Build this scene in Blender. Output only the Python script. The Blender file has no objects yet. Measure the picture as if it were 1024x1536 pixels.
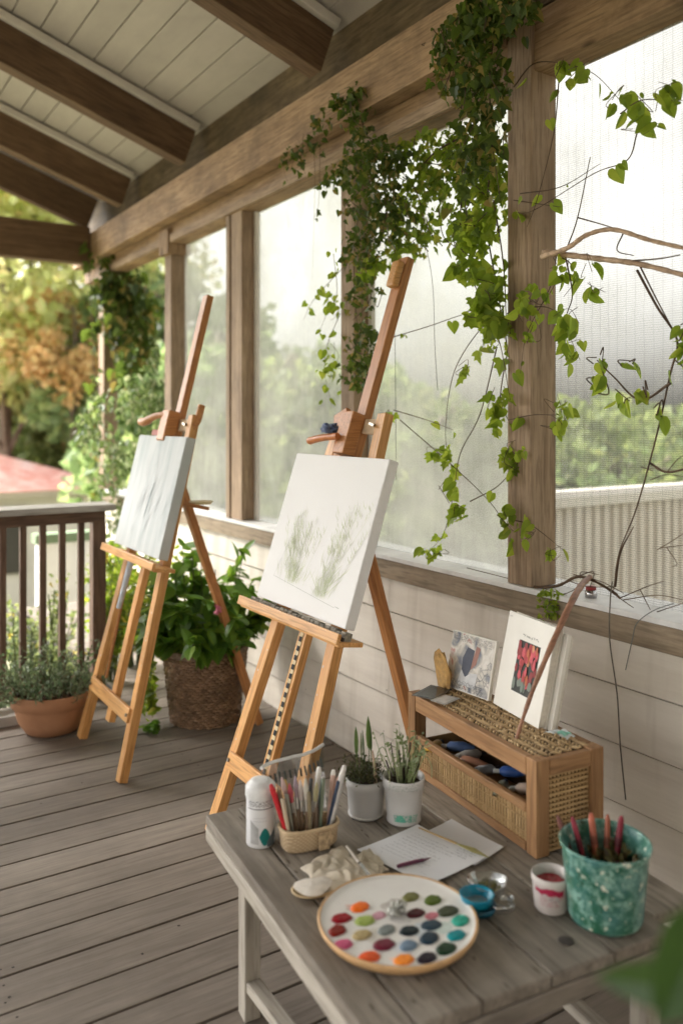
import bpy, math, random
from mathutils import Vector as V, Matrix, noise as mnoise
random.seed(7)
R=random.random; U=random.uniform
sc=bpy.context.scene; COL=sc.collection
# ---------------------------------------------------------------- camera calibration (wall runs along +Y at X=2.1)
TH=math.radians(32.7); S_,C_=math.sin(TH),math.cos(TH); F=1264.0; HC=1.5
def atz(px,py,z):
    d=F*(HC-z)/(py-630.0); r=(px-512)/F*d
    return V((r*C_+d*S_, d*C_-r*S_, z))
def atx(px,py,X):
    u=(px-512)/F; Y=X*(C_-u*S_)/(S_+u*C_); d=X*S_+Y*C_
    return V((X,Y,HC-(py-630)*d/F))
def aty(px,py,Y):
    u=(px-512)/F; X=Y*(S_+u*C_)/(C_-u*S_); d=X*S_+Y*C_
    return V((X,Y,HC-(py-630)*d/F))
# ---------------------------------------------------------------- object helpers
WM={}
def empty(name,label,cat,loc=(0,0,0),group=None,kind=None):
    o=bpy.data.objects.new(name,None); COL.objects.link(o); o.location=loc; o.empty_display_size=.05
    WM[o.name]=Matrix.Translation(V(loc)); tag(o,label,cat,group,kind); return o
def tag(o,label=None,cat=None,group=None,kind=None):
    if label: o['label']=label
    if cat: o['category']=cat
    if group: o['group']=group
    if kind: o['kind']=kind
    return o
def link(name,me,M=None,parent=None,mats=()):
    o=bpy.data.objects.new(name,me); COL.objects.link(o)
    M=M or Matrix.Identity(4)
    if parent is not None:
        o.parent=parent; o.matrix_basis=WM[parent.name].inverted()@M
    else: o.matrix_basis=M
    WM[o.name]=M
    return o
class MB:
    def __init__(s): s.v=[]; s.f=[]; s.m=[]; s.sm=[]
    def add(s,vs,fs,mi=0,smooth=False):
        b=len(s.v); s.v+=[tuple(p) for p in vs]
        for f in fs: s.f.append([i+b for i in f]); s.m.append(mi); s.sm.append(smooth)
    def box(s,x0,x1,y0,y1,z0,z1,mi=0,M=None):
        vs=[V((x,y,z)) for x in(x0,x1) for y in(y0,y1) for z in(z0,z1)]
        if M: vs=[M@p for p in vs]
        s.add(vs,[(0,1,3,2),(4,6,7,5),(0,4,5,1),(2,3,7,6),(0,2,6,4),(1,5,7,3)],mi)
    def bar(s,p0,p1,w,t,nrm=(0,0,1),mi=0):
        M,L=frame(p0,p1,nrm); s.box(0,L,-w/2,w/2,-t/2,t/2,mi,M)
    def tube(s,pts,rad,n=6,mi=0,cap=True,smooth=True):
        pts=[V(p) for p in pts]; k=len(pts)
        if not isinstance(rad,(list,tuple)): rad=[rad]*k
        t=(pts[1]-pts[0]).normalized(); a=t.orthogonal().normalized(); vs=[]
        for i,p in enumerate(pts):
            t=(pts[min(i+1,k-1)]-pts[max(i-1,0)])
            if t.length<1e-9: t=V((0,0,1))
            t.normalize(); a=(a-t*a.dot(t))
            if a.length<1e-6: a=t.orthogonal()
            a.normalize(); b=t.cross(a)
            for j in range(n):
                q=2*math.pi*j/n; vs.append(p+(a*math.cos(q)+b*math.sin(q))*rad[i])
        fs=[(i*n+j,i*n+(j+1)%n,(i+1)*n+(j+1)%n,(i+1)*n+j) for i in range(k-1) for j in range(n)]
        s.add(vs,fs,mi,smooth)
        if cap:
            s.add(vs[:n],[tuple(range(n))[::-1]],mi); s.add(vs[-n:],[tuple(range(n))],mi)
    def lathe(s,prof,c=(0,0,0),n=32,mi=0,sx=1,sy=1,fn=None,smooth=True,M=None):
        vs=[]
        for r,z in prof:
            for j in range(n):
                q=2*math.pi*j/n; k=fn(q,z) if fn else 1
                p=V((r*k*math.cos(q)*sx,r*k*math.sin(q)*sy,z))
                vs.append((M@p if M else p)+V(c))
        fs=[(i*n+j,i*n+(j+1)%n,(i+1)*n+(j+1)%n,(i+1)*n+j) for i in range(len(prof)-1) for j in range(n)]
        s.add(vs,fs,mi,smooth)
    def leaf(s,p,d,nrm,L,shape,mi=0,fold=.25,curl=.15):
        d=d.normalized(); x=d.cross(nrm)
        if x.length<1e-4: x=d.orthogonal()
        x.normalize(); nn=x.cross(d).normalized(); half=shape
        mid=[(0,0),(0,.5),(0,1)]
        def P(a,b): return p+x*(a*L)+d*(b*L)+nn*((-abs(a)*fold-curl*b*b)*-L if False else (abs(a)*fold-curl*b*b)*L)
        base=P(0,.06); m=P(0,.5); tip=P(0,1)
        for sg in(1,-1):
            vs=[base]+[P(sg*a,b) for a,b in half]+[tip,m]
            idx=tuple(range(len(vs)))
            s.add(vs,[idx if sg>0 else idx[::-1]],mi,True)
    def build(s,name,mat,parent=None,M=None,label=None,cat=None,group=None,kind=None,bevel=0,o0=None,merge=True):
        me=bpy.data.meshes.new(name); me.from_pydata(s.v,[],s.f)
        ms=mat if isinstance(mat,(list,tuple)) else [mat]
        for m in ms: me.materials.append(m)
        me.polygons.foreach_set('material_index',s.m); me.polygons.foreach_set('use_smooth',s.sm); me.update()
        if o0 is not None:   # move local origin to o0
            me.transform(Matrix.Translation(-V(o0))); M=Matrix.Translation(V(o0))
        o=link(name,me,M,parent); tag(o,label,cat,group,kind)
        if bevel:
            b=o.modifiers.new('b','BEVEL'); b.width=bevel; b.segments=2; b.limit_method='ANGLE'; b.angle_limit=.6
        return o
def frame(p0,p1,nrm=(0,0,1)):
    p0,p1=V(p0),V(p1); x=(p1-p0); L=x.length; x.normalize(); z=V(nrm); z=(z-x*z.dot(x))
    if z.length<1e-5: z=x.orthogonal()
    z.normalize(); y=z.cross(x)
    return Matrix(((x.x,y.x,z.x,p0.x),(x.y,y.y,z.y,p0.y),(x.z,y.z,z.z,p0.z),(0,0,0,1))),L
def plank(name,p0,p1,w,t,mat,parent=None,nrm=(0,0,1),bevel=.003,**k):
    """board from p0 to p1; w across, t along nrm; local X = grain direction"""
    M,L=frame(p0,p1,nrm); b=MB(); b.box(0,L,-w/2,w/2,-t/2,t/2)
    return b.build(name,mat,parent,M=M,bevel=bevel,**k)
def curve(pts,n=8):
    pts=[V(p) for p in pts]; out=[]
    P=[pts[0]*2-pts[1]]+pts+[pts[-1]*2-pts[-2]]
    for i in range(1,len(P)-2):
        for j in range(n):
            t=j/n; a,b,c,d=P[i-1],P[i],P[i+1],P[i+2]
            out.append(.5*((2*b)+(c-a)*t+(2*a-5*b+4*c-d)*t*t+(3*b-a-3*c+d)*t**3))
    out.append(pts[-1]); return out
# ---------------------------------------------------------------- materials
class NT:
    def __init__(s,name):
        s.m=bpy.data.materials.new(name); s.m.use_nodes=True; s.t=s.m.node_tree; s.n=s.t.nodes; s.l=s.t.links
        s.b=s.n['Principled BSDF']; s.out=s.n['Material Output']
    def N(s,ty,ins=None,**a):
        n=s.n.new(ty)
        for k,v in a.items(): setattr(n,k,v)
        for k,v in (ins or {}).items():
            if isinstance(v,bpy.types.NodeSocket): s.l.new(v,n.inputs[k])
            else: n.inputs[k].default_value=v
        return n
    def mixc(s,f,a,b,mode='MIX'):
        n=s.N('ShaderNodeMix',data_type='RGBA',blend_type=mode)
        for k,v in((0,f),(6,a),(7,b)):
            if isinstance(v,bpy.types.NodeSocket): s.l.new(v,n.inputs[k])
            else: n.inputs[k].default_value=(v if k==0 else c4(v))
        return n.outputs[2]
    def math(s,op,a,b=0.0,c=None):
        n=s.N('ShaderNodeMath',operation=op)
        for k,v in((0,a),(1,b),(2,c)):
            if v is None: continue
            if isinstance(v,bpy.types.NodeSocket): s.l.new(v,n.inputs[k])
            else: n.inputs[k].default_value=v
        return n.outputs[0]
    def ramp(s,f,stops,interp='LINEAR'):
        n=s.N('ShaderNodeValToRGB'); s.l.new(f,n.inputs[0]); cr=n.color_ramp; cr.interpolation=interp
        while len(cr.elements)<len(stops): cr.elements.new(.5)
        for e,(p,c) in zip(cr.elements,stops): e.position=p; e.color=c4(c) if not isinstance(c,(int,float)) else (c,c,c,1)
        return n.outputs[0]
    def set(s,**k):
        mp={'col':'Base Color','rough':'Roughness','metal':'Metallic','spec':'Specular IOR Level','trans':'Transmission Weight','alpha':'Alpha','ior':'IOR','sub':'Subsurface Weight'}
        for a,v in k.items():
            i=s.b.inputs[mp[a]]
            if isinstance(v,bpy.types.NodeSocket): s.l.new(v,i)
            else: i.default_value=c4(v) if a=='col' else v
    def bump(s,h,st=.3,dist=.002):
        n=s.N('ShaderNodeBump',{'Strength':st,'Distance':dist,'Height':h}); s.l.new(n.outputs[0],s.b.inputs['Normal'])
def c4(c): return (c[0],c[1],c[2],1) if not isinstance(c,(int,float)) else (c,c,c,1)
def vadd(t,a,b):
    n=t.N('ShaderNodeVectorMath',operation='ADD')
    t.l.new(a,n.inputs[0]); t.l.new(b,n.inputs[1]); return n.outputs[0]
def wood(name,c1,c2,axis='X',grain=28,island=False,rough=.6,knots=.0,var=.25,blot=.25,bump=.35,dirt=None,dirtamt=.5,fine_=.55):
    t=NT(name); tc=t.N('ShaderNodeTexCoord').outputs['Object']
    if island: rnd=t.N('ShaderNodeNewGeometry').outputs['Random Per Island']
    else: rnd=t.N('ShaderNodeObjectInfo').outputs['Random']
    off=t.math('MULTIPLY',rnd,37.0)
    comb=t.N('ShaderNodeCombineXYZ',{0:off,1:off,2:off}).outputs[0]
    p=vadd(t,tc,comb)
    sc_={'X':(1.6,grain,grain),'Y':(grain,1.6,grain),'Z':(grain,grain,1.6)}[axis]
    mp=t.N('ShaderNodeMapping',{'Vector':p,'Scale':sc_}).outputs[0]
    n1=t.N('ShaderNodeTexNoise',{'Vector':mp,'Scale':1.5,'Detail':6.0,'Roughness':.62,'Distortion':.6}).outputs[0]
    n2=t.N('ShaderNodeTexNoise',{'Vector':p,'Scale':3.5,'Detail':4.0,'Roughness':.6}).outputs[0]
    fine=t.N('ShaderNodeTexNoise',{'Vector':mp,'Scale':5.0,'Detail':3.0}).outputs[0]
    f=t.ramp(n1,[(.3,0),(.7,1)])
    col=t.mixc(f,c1,c2)
    col=t.mixc(t.math('MULTIPLY',t.ramp(fine,[(.48,0),(.66,1)]),fine_),col,tuple(x*.55 for x in c1))
    k=t.math('ADD',t.math('MULTIPLY',t.math('SUBTRACT',rnd,.5),2*var),1.0)
    k=t.math('MULTIPLY',k,t.math('ADD',t.math('MULTIPLY',t.math('SUBTRACT',n2,.5),2*blot*1.6),1.0))
    hv=t.N('ShaderNodeHueSaturation',{'Color':col,'Value':k}).outputs[0]
    if dirt:
        n3=t.N('ShaderNodeTexNoise',{'Vector':p,'Scale':1.7,'Detail':8.0,'Roughness':.7}).outputs[0]
        hv=t.mixc(t.math('MULTIPLY',t.ramp(n3,[(.48,0),(.68,1)]),dirtamt),hv,dirt)
    if knots:
        s2={'X':(.45,1,1),'Y':(1,.45,1),'Z':(1,1,.45)}[axis]
        mk=t.N('ShaderNodeMapping',{'Vector':p,'Scale':s2}).outputs[0]
        vo=t.N('ShaderNodeTexVoronoi',{'Vector':mk,'Scale':5.0,'Randomness':1.0}).outputs['Distance']
        kn=t.ramp(vo,[(.05,1),(.10,0)])
        hv=t.mixc(t.math('MULTIPLY',kn,knots),hv,tuple(x*.2 for x in c1))
    t.set(col=hv,rough=rough,spec=.3); t.bump(n1,bump,.0015); return t.m
def plain(name,col,rough=.5,var=.12,scale=8,metal=0,bump=0,spec=.4,col2=None,**k):
    t=NT(name); tc=t.N('ShaderNodeTexCoord').outputs['Object']
    n=t.N('ShaderNodeTexNoise',{'Vector':tc,'Scale':scale,'Detail':5.0,'Roughness':.6}).outputs[0]
    c2=col2 or tuple(x*(1-var*2) for x in col)
    t.set(col=t.mixc(t.ramp(n,[(.35,0),(.7,1)]),col,c2),rough=rough,metal=metal,spec=spec,**k)
    if bump: t.bump(n,bump,.003)
    return t.m
def leafmat(name,c1,c2,tr=.5,trc=None,rough=.45,c3=None):
    t=NT(name); rnd=t.N('ShaderNodeNewGeometry').outputs['Random Per Island']
    tc=t.N('ShaderNodeTexCoord').outputs['Object']
    st=[(0,c1),(.75,c2)]+([(1,c3)] if c3 else [(1,c2)])
    col=t.ramp(rnd,st)
    n=t.N('ShaderNodeTexNoise',{'Vector':tc,'Scale':1.3,'Detail':2.0}).outputs[0]
    col=t.N('ShaderNodeHueSaturation',{'Color':col,'Value':t.math('ADD',t.math('MULTIPLY',n,.9),.55)}).outputs[0]
    t.set(col=col,rough=rough,spec=.35)
    tcx=t.N('ShaderNodeHueSaturation',{'Color':col,'Value':1.5,'Saturation':1.05,'Hue':.485}).outputs[0]
    tb=t.N('ShaderNodeBsdfTranslucent',{'Color':tcx})
    mx=t.N('ShaderNodeMixShader',{0:tr}); t.l.new(t.b.outputs[0],mx.inputs[1]); t.l.new(tb.outputs[0],mx.inputs[2])
    t.l.new(mx.outputs[0],t.out.inputs['Surface']); return t.m
def pane(name,frost,tint=(.9,.93,.9),mesh=False):
    t=NT(name); tc=t.N('ShaderNodeTexCoord').outputs['Object']
    n=t.N('ShaderNodeTexNoise',{'Vector':tc,'Scale':2.2,'Detail':8.0,'Roughness':.65}).outputs[0]
    fn=t.N('ShaderNodeTexNoise',{'Vector':tc,'Scale':260.0,'Detail':2.0}).outputs[0]
    fac=t.math('ADD',t.math('MULTIPLY',t.math('SUBTRACT',n,.5),.80),frost)
    fac=t.math('ADD',fac,t.math('MULTIPLY',t.math('SUBTRACT',fn,.5),.55))
    vs1=t.N('ShaderNodeTexNoise',{'Vector':t.N('ShaderNodeMapping',{'Vector':tc,'Scale':(1,26,1.1)}).outputs[0],'Scale':2.0,'Detail':4.0}).outputs[0]
    fac=t.math('ADD',fac,t.math('MULTIPLY',t.math('SUBTRACT',vs1,.5),.10))
    if mesh:
        sp=t.N('ShaderNodeSeparateXYZ',{0:tc})
        ws=[]
        wob=t.N('ShaderNodeTexNoise',{'Vector':tc,'Scale':9.0,'Detail':2.0}).outputs[0]
        for o,(q,thr) in ((1,(1/.034,.93)),(2,(1/.0070,.72))):
            a=t.math('MULTIPLY',t.math('ADD',sp.outputs[o],t.math('MULTIPLY',wob,.012)),q); a=t.math('FRACT',a)
            ws.append(t.math('GREATER_THAN',a,thr))
        g=t.math('MAXIMUM',ws[0],ws[1])
        fac=t.math('ADD',fac,t.math("MULTIPLY",g,.13))
    fac=t.math('MINIMUM',t.math('MAXIMUM',fac,.05),.93)
    tb=t.N('ShaderNodeBsdfTranslucent',{'Color':c4((.88,.86,.80))}); tr=t.N('ShaderNodeBsdfTransparent',{'Color':c4((.80,.80,.78) if mesh else (.80,.81,.79))})
    if mesh:
        cc=t.mixc(g,(.88,.86,.81),(.22,.21,.20)); t.l.new(cc,tb.inputs[0])
    df=t.N('ShaderNodeBsdfDiffuse',{'Color':c4((.6,.61,.58))}); m0=t.N('ShaderNodeMixShader',{0:.22})
    t.l.new(tb.outputs[0],m0.inputs[1]); t.l.new(df.outputs[0],m0.inputs[2])
    mx=t.N('ShaderNodeMixShader',{0:fac}); t.l.new(tr.outputs[0],mx.inputs[1]); t.l.new(m0.outputs[0],mx.inputs[2])
    t.l.new(mx.outputs[0],t.out.inputs['Surface']); return t.m
def clearplastic(name,op=.18,col=(.9,.92,.92)):
    t=NT(name); g=t.N('ShaderNodeBsdfGlossy',{'Color':c4(.9),'Roughness':.12}); tr=t.N('ShaderNodeBsdfTransparent',{'Color':c4(col)})
    lw=t.N('ShaderNodeLayerWeight',{'Blend':.35}).outputs['Facing']
    f=t.math('ADD',t.math('MULTIPLY',lw,.55),op)
    mx=t.N('ShaderNodeMixShader',{0:f}); t.l.new(tr.outputs[0],mx.inputs[1]); t.l.new(g.outputs[0],mx.inputs[2])
    t.l.new(mx.outputs[0],t.out.inputs['Surface']); return t.m

M={}
M['deck']=wood('deck_boards',(.170,.140,.113),(.240,.205,.170),'X',24,True,.62,var=.10,blot=.16,dirt=(.11,.09,.073),dirtamt=.45,bump=.4,knots=.3,fine_=.3)
M['beam']=wood('beam_wood',(.24,.145,.075),(.41,.28,.165),'X',18,False,.7,knots=.9,var=.08,blot=.35,dirt=(.09,.055,.03),dirtamt=.7,bump=.8)
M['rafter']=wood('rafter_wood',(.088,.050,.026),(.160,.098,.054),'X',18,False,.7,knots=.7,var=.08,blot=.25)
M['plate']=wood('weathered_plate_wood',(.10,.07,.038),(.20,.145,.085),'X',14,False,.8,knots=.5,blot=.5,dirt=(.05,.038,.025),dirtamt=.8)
M['post']=wood('post_wood',(.22,.145,.088),(.39,.285,.19),'X',20,False,.7,knots=.5,var=.08,blot=.3,dirt=(.17,.115,.07),dirtamt=.55)
M['sillw']=wood('sill_wood',(.20,.15,.10),(.31,.245,.17),'X',16,False,.75,knots=.7,blot=.3,dirt=(.12,.09,.06),dirtamt=.5)
M['easel']=wood('easel_beech',(.54,.255,.080),(.71,.40,.155),'X',26,False,.42,var=.10,blot=.12,bump=.12)
M['easeld']=wood('easel_beech_dark',(.40,.165,.058),(.54,.255,.095),'X',26,False,.42,var=.10,blot=.14,bump=.12)
M['table']=wood('table_grey_wood',(.175,.150,.124),(.335,.298,.250),'X',16,False,.62,knots=.8,var=.12,blot=.3,dirt=(.13,.105,.078),dirtamt=.6,bump=.5)
M['tleg']=wood('table_leg_wood',(.33,.29,.235),(.46,.42,.36),'X',16,False,.6,var=.05,blot=.15)
M['shelf']=wood('shelf_pine',(.25,.125,.052),(.42,.24,.115),'X',20,False,.55,knots=.5,var=.12,blot=.22,dirt=(.24,.13,.06),dirtamt=.4)
M['rail']=wood('railing_wood',(.11,.064,.044),(.19,.118,.082),'X',20,False,.6,var=.1,blot=.2)
M['railtop']=wood('railing_cap',(.33,.31,.28),(.45,.43,.40),'X',20,False,.5,var=.05)
def siding():
    t=NT('cream_siding_paint'); tc=t.N('ShaderNodeTexCoord').outputs['Object']; rnd=t.N('ShaderNodeNewGeometry').outputs['Random Per Island']
    mp=t.N('ShaderNodeMapping',{'Vector':tc,'Scale':(1,.7,6)}).outputs[0]
    n=t.N('ShaderNodeTexNoise',{'Vector':mp,'Scale':2.5,'Detail':9.0,'Roughness':.65}).outputs[0]
    g=t.N('ShaderNodeTexNoise',{'Vector':t.N('ShaderNodeMapping',{'Vector':tc,'Scale':(1,3,70)}).outputs[0],'Scale':2.0,'Detail':4.0}).outputs[0]
    v=t.N('ShaderNodeTexNoise',{'Vector':t.N('ShaderNodeMapping',{'Vector':tc,'Scale':(1,6,.8)}).outputs[0],'Scale':1.6,'Detail':6.0}).outputs[0]
    col=t.mixc(t.ramp(n,[(.35,0),(.75,1)]),(.73,.675,.595),(.60,.54,.465))
    col=t.mixc(t.math('MULTIPLY',t.ramp(v,[(.5,0),(.72,1)]),.55),col,(.42,.36,.29))
    t.set(col=col,rough=.6,spec=.3); t.bump(g,.35,.002); return t.m
M['siding']=siding()
M['ceil']=wood('ceiling_paint',(.37,.335,.30),(.42,.38,.34),'Y',5,True,.6,var=.06,blot=.03,bump=.1,fine_=.06)
M['white']=plain('white_paint',(.62,.58,.52),.5,.08,6)
M['sillpaint']=plain('sill_white_paint',(.74,.73,.71),.45,.12,9)
M['frost']=pane('frosted_plastic_sheet',.38)
M['frost2']=pane('hazy_plastic_sheet',.36)
M['mesh']=pane('fine_screen_mesh',.13,mesh=True)
M['leafA']=leafmat('ivy_leaves',(.085,.15,.018),(.20,.285,.035),.62,c3=(.34,.33,.07))
M['leafD']=leafmat('dark_creeper_leaves',(.040,.070,.014),(.085,.13,.022),.48,c3=(.26,.20,.06))
M['leafL']=leafmat('bright_vine_leaves',(.15,.235,.03),(.25,.345,.045),.62,c3=(.34,.41,.065))
M['leafP']=leafmat('hydrangea_leaves',(.06,.14,.022),(.13,.25,.035),.42,rough=.35,c3=(.22,.34,.05))
M['leafC']=leafmat('mottled_climber_leaves',(.05,.09,.03),(.12,.17,.05),.45,c3=(.34,.36,.22))
M['leafS']=leafmat('silvery_leaves',(.08,.13,.06),(.16,.22,.11),.3,c3=(.30,.34,.22))
M['bgG']=leafmat('garden_tree_leaves',(.13,.18,.07),(.23,.29,.11),.5,c3=(.32,.35,.14))
M['bgY']=leafmat('yellowing_tree_leaves',(.36,.42,.17),(.50,.53,.25),.58,c3=(.62,.52,.28))
M['bgO']=leafmat('orange_autumn_leaves',(.52,.36,.16),(.60,.46,.22),.5,c3=(.56,.50,.24))
M['bgP']=leafmat('pale_green_leaves',(.13,.20,.08),(.24,.33,.14),.5,c3=(.34,.38,.18))
M['bark']=wood('tree_bark',(.16,.12,.09),(.30,.25,.20),'Z',10,False,.9,bump=1)
M['stem']=plain('vine_stem_bark',(.11,.065,.035),.7,.3,30,bump=.3)
M['stemg']=plain('green_vine_stem',(.10,.13,.04),.6,.3,30)
M['stick']=wood('driftwood_stick',(.20,.095,.055),(.30,.155,.095),'X',20,False,.5)
M['soil']=plain('potting_soil',(.05,.032,.02),.95,.3,60,bump=1)
def terracotta():
    return plain('terracotta_clay',(.46,.235,.125),.75,.14,5,col2=(.36,.175,.09),bump=.1)
M['terra']=terracotta()
M['canvas']=plain('primed_canvas',(.76,.75,.735),.75,.02,400,bump=.2)
M['black']=plain('black_hole_paint',(.012,.011,.010),.7,.2,20)
M['cloth']=plain('gauze_cotton',(.66,.58,.46),.9,.14,40,bump=.4)
M['cloth2']=plain('canvas_offcut_cotton',(.62,.55,.43),.9,.12,60,bump=.5)
M['paper']=plain('writing_paper',(.78,.79,.82),.7,.02,5)
M['ink']=plain('grey_ink',(.16,.16,.19),.7,.1,30)
M['inkb']=plain('black_ink',(.03,.03,.035),.6,.1,30)
def solid(c,r=.45,**k):
    key=('s',c,r); 
    if key not in M: M[key]=plain('paint_%d'%len(M),c,r,.12,40,**k)
    return M[key]

# shapes of half leaves (a across, b along)
IVY=[(.16,-.06),(.40,.0),(.52,.16),(.30,.30),(.40,.55),(.20,.58)]
HEART=[(.10,-.10),(.30,-.10),(.44,.10),(.46,.32),(.34,.58),(.16,.82)]
OVAL=[(.16,.12),(.27,.35),(.26,.60),(.14,.85)]
LANCE=[(.07,.2),(.09,.5),(.06,.8)]
QUAD=[(.45,.5)]
def rdir(up=0.0,bias=V((0,0,0))):
    v=V((random.gauss(0,1),random.gauss(0,1),random.gauss(0,1)+up))+bias
    return v.normalized() if v.length>1e-3 else V((0,0,1))

# ================================================================ SETTING: ground, deck
def gz(x,y):
    d=max(0,math.hypot(max(0,x-2.5),max(0,y-4.8)))
    return -.62-min(2.3,max(0,d-2.0)*.22)+.05*math.sin(x*1.3)+.05*math.cos(y*1.7)
b=MB(); n=70; xs=[-60+130*(i/n) for i in range(n+1)]; 
ax=[-60,-40,-25,-15,-9,-5]+[-3+.7*i for i in range(34)]+[24,30,40,55,80]
ay=[-40,-25,-14,-8,-4]+[-2+.7*i for i in range(40)]+[29,36,48,65,90]
vs=[(x,y,gz(x,y)) for x in ax for y in ay]; ny=len(ay)
b.add(vs,[(i*ny+j,(i+1)*ny+j,(i+1)*ny+j+1,i*ny+j+1) for i in range(len(ax)-1) for j in range(ny-1)],0,True)
b.build('ground',plain('garden_grass_ground',(.20,.20,.12),.95,.3,3,col2=(.30,.28,.18),bump=1),kind='structure',label='green garden lawn falling away below the deck')
b=MB(); y=-3.0; k=0
while y<7.0:
    x0=-4.0 if y<4.5 else 1.5
    cuts=[x0]+([] if y>4.5 or k%3 else [(-1.2,.55,-2.1,1.35,.1)[(k//3)%5]])+[2.085]
    for q in range(len(cuts)-1):
        b.box(cuts[q]+(.0015 if q else 0),cuts[q+1]-.0015,y+.004+U(-.0008,.0008),y+.146+U(-.0008,.0008),-.030,-.0006*((k*7)%3))
    for jx in (-1.55,-.55,.45,1.45):
        for yy in (y+.035,y+.115):
            c=V((jx+U(-.012,.012),yy+U(-.006,.006),.0004)); n_=7; b.add([c+V((.0038*math.cos(q*.898),.0038*math.sin(q*.898),0)) for q in range(n_)],[tuple(range(n_))],1)
    y+=.15; k+=1
for i in range(26):
    c=V((U(-.6,1.1),U(1.2,3.9),.0012)); n_=5; b.add([c+V((U(.002,.007)*math.cos(q*1.256),U(.002,.007)*math.sin(q*1.256),0)) for q in range(n_)],[tuple(range(n_))],1)
b.build('floor',[M['deck'],solid((.045,.035,.028),.8)],kind='structure',label='grey brown deck boards with narrow dark gaps and screw heads',bevel=.0022)
b=MB(); b.box(-4,2.08,-3,4.5,-.30,-.06); b.box(1.5,2.08,4.5,7.0,-.30,-.061)
b.build('deck_base',solid((.03,.024,.018),.9),kind='structure',label='dark joists below the deck boards')

# ================================================================ PORCH
porch=empty('porch','timber porch with cream clapboard wall, posts, rafters and hazy screens','porch',(2.1,2,0))
YE=7.0
# siding
b=MB(); zs=[-.03,.15,.33,.51,.69,.835]
for i in range(5):
    z0,z1=zs[i],zs[i+1]-.0065
    prof=[(2.100,z0),(2.0985,z0+.004),(2.109,z1),(2.13,z1),(2.13,z0)]
    for (ya,yb) in ((-3,-.6),(-.598,1.3 if i%2 else 2.9),(1.302 if i%2 else 2.902,YE-.1)):
        vs=[V((x,yy,z)) for yy in(ya,yb) for x,z in prof]; m=5
        b.add(vs,[tuple(range(m)),tuple(range(m,2*m))[::-1]]+[(j,j+m,(j+1)%m+m,(j+1)%m) for j in range(m)])
b.build('clapboard_wall',M['siding'],porch)
b=MB()
for i in range(5):
    for y in (.9,1.32,2.1,2.93,3.6,4.4,5.2,6.0):
        c=V((2.0965+.0105*.12,y+U(-.02,.02),zs[i]+.022+U(-.004,.004))); b.add([c+V((-.0012,.0035*math.cos(q*1.05),.0035*math.sin(q*1.05))) for q in range(6)],[tuple(range(6))])
b.build('siding_nails',solid((.20,.15,.11),.7),porch)
b=MB(); b.box(2.131,2.20,-3,YE-.1,-.3,.83); b.build('gap_shade_backing',solid((.10,.07,.045),.9),porch)  # backing coloured dark to paint shadow into the gaps between siding boards
# sill
plank('sill_board',(2.094,-3,.870),(2.094,6.9,.870),.078,.026,M['sillw'],porch,nrm=(1,0,0))
s=MB(); s.box(2.075,2.30,-3,6.9,.911,.929); s.build('window_sill',M['sillpaint'],porch,bevel=.002)
# posts
for i,(ya,yb,z1) in enumerate(((2.058,2.173,3.34),(3.17,3.28,2.79),(4.318,4.46,2.79),(5.40,5.52,2.79),(6.90,7.03,2.75))):
    px_=2.162 if i else 2.146; p=plank('post',(px_,(ya+yb)/2,.93),(px_,(ya+yb)/2,z1),yb-ya,.12,M['post'],porch,nrm=(1,0,0),bevel=.004)
plank('post',(2.162,.30,.93),(2.162,.30,3.3),.12,.12,M['post'],porch,nrm=(1,0,0),bevel=.004)
# lower posts under the far corner and capital blocks
plank('post_cap',(2.155,5.46,2.62),(2.155,5.46,2.79),.17,.17,M['beam'],porch,nrm=(1,0,0))
plank('frame_strip',(2.12,4.49,.93),(2.12,4.49,2.69),.05,.05,M['post'],porch,nrm=(1,0,0))
# header, beam, plate
plank('header_board',(2.16,-3,2.79),(2.16,7.45,2.79),.20,.118,M['beam'],porch,nrm=(1,0,0))
plank('header_trim',(2.09,2.18,2.72),(2.09,6.89,2.72),.055,.018,M['post'],porch,nrm=(1,0,0))
plank('main_beam',(2.045,2.18,2.925),(2.045,7.45,2.925),.225,.09,M['beam'],porch,nrm=(1,0,0),bevel=.005)
plank('main_beam',(2.045,-3,2.925),(2.045,1.15,2.925),.225,.09,M['beam'],porch,nrm=(1,0,0),bevel=.005)
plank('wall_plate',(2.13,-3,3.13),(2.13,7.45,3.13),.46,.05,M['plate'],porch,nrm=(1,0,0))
# cross beam at the far end
plank('cross_beam',(-4.2,6.965,2.93),(1.995,6.965,2.93),.30,.125,M['rafter'],porch,nrm=(0,1,0))
# ceiling slope  z=3.31+.35*(2.1-x)
SL=.35; RX=-1.0
def zc(x): return 3.31+SL*(2.1-x)
b=MB(); x=2.14
while x>RX:
    xa,xb=x,max(RX,x-.1405)
    vs=[(xx,yy,zc(xx)+dz) for xx in(xa,xb) for yy in(-3.2,6.95) for dz in(0,.02)]
    b.add(vs,[(0,1,3,2),(4,6,7,5),(0,4,5,1),(2,3,7,6),(0,2,6,4),(1,5,7,3)]); x-=.1475
b.build('ceiling',M['ceil'],porch,bevel=.002)
b=MB()
def roofq(xa,xb,dz,t):
    vs=[(xx,yy,zz+q) for xx,zz in((xa,zc(xa)+dz),(xb,zc(xb)+dz)) for yy in(-3.3,7.45) for q in(0,t)]
    b.add(vs,[(0,1,3,2),(4,6,7,5),(0,4,5,1),(2,3,7,6),(0,2,6,4),(1,5,7,3)])
roofq(2.5,RX,.03,.05)
za=zc(RX)+.03
vs=[(xx,yy,zz+q) for xx,zz in((RX,za),(RX-3.4,za-1.19)) for yy in(-3.3,7.45) for q in(0,.05)]  # unseen far slope, lengthened to keep sky light off the interior
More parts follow.
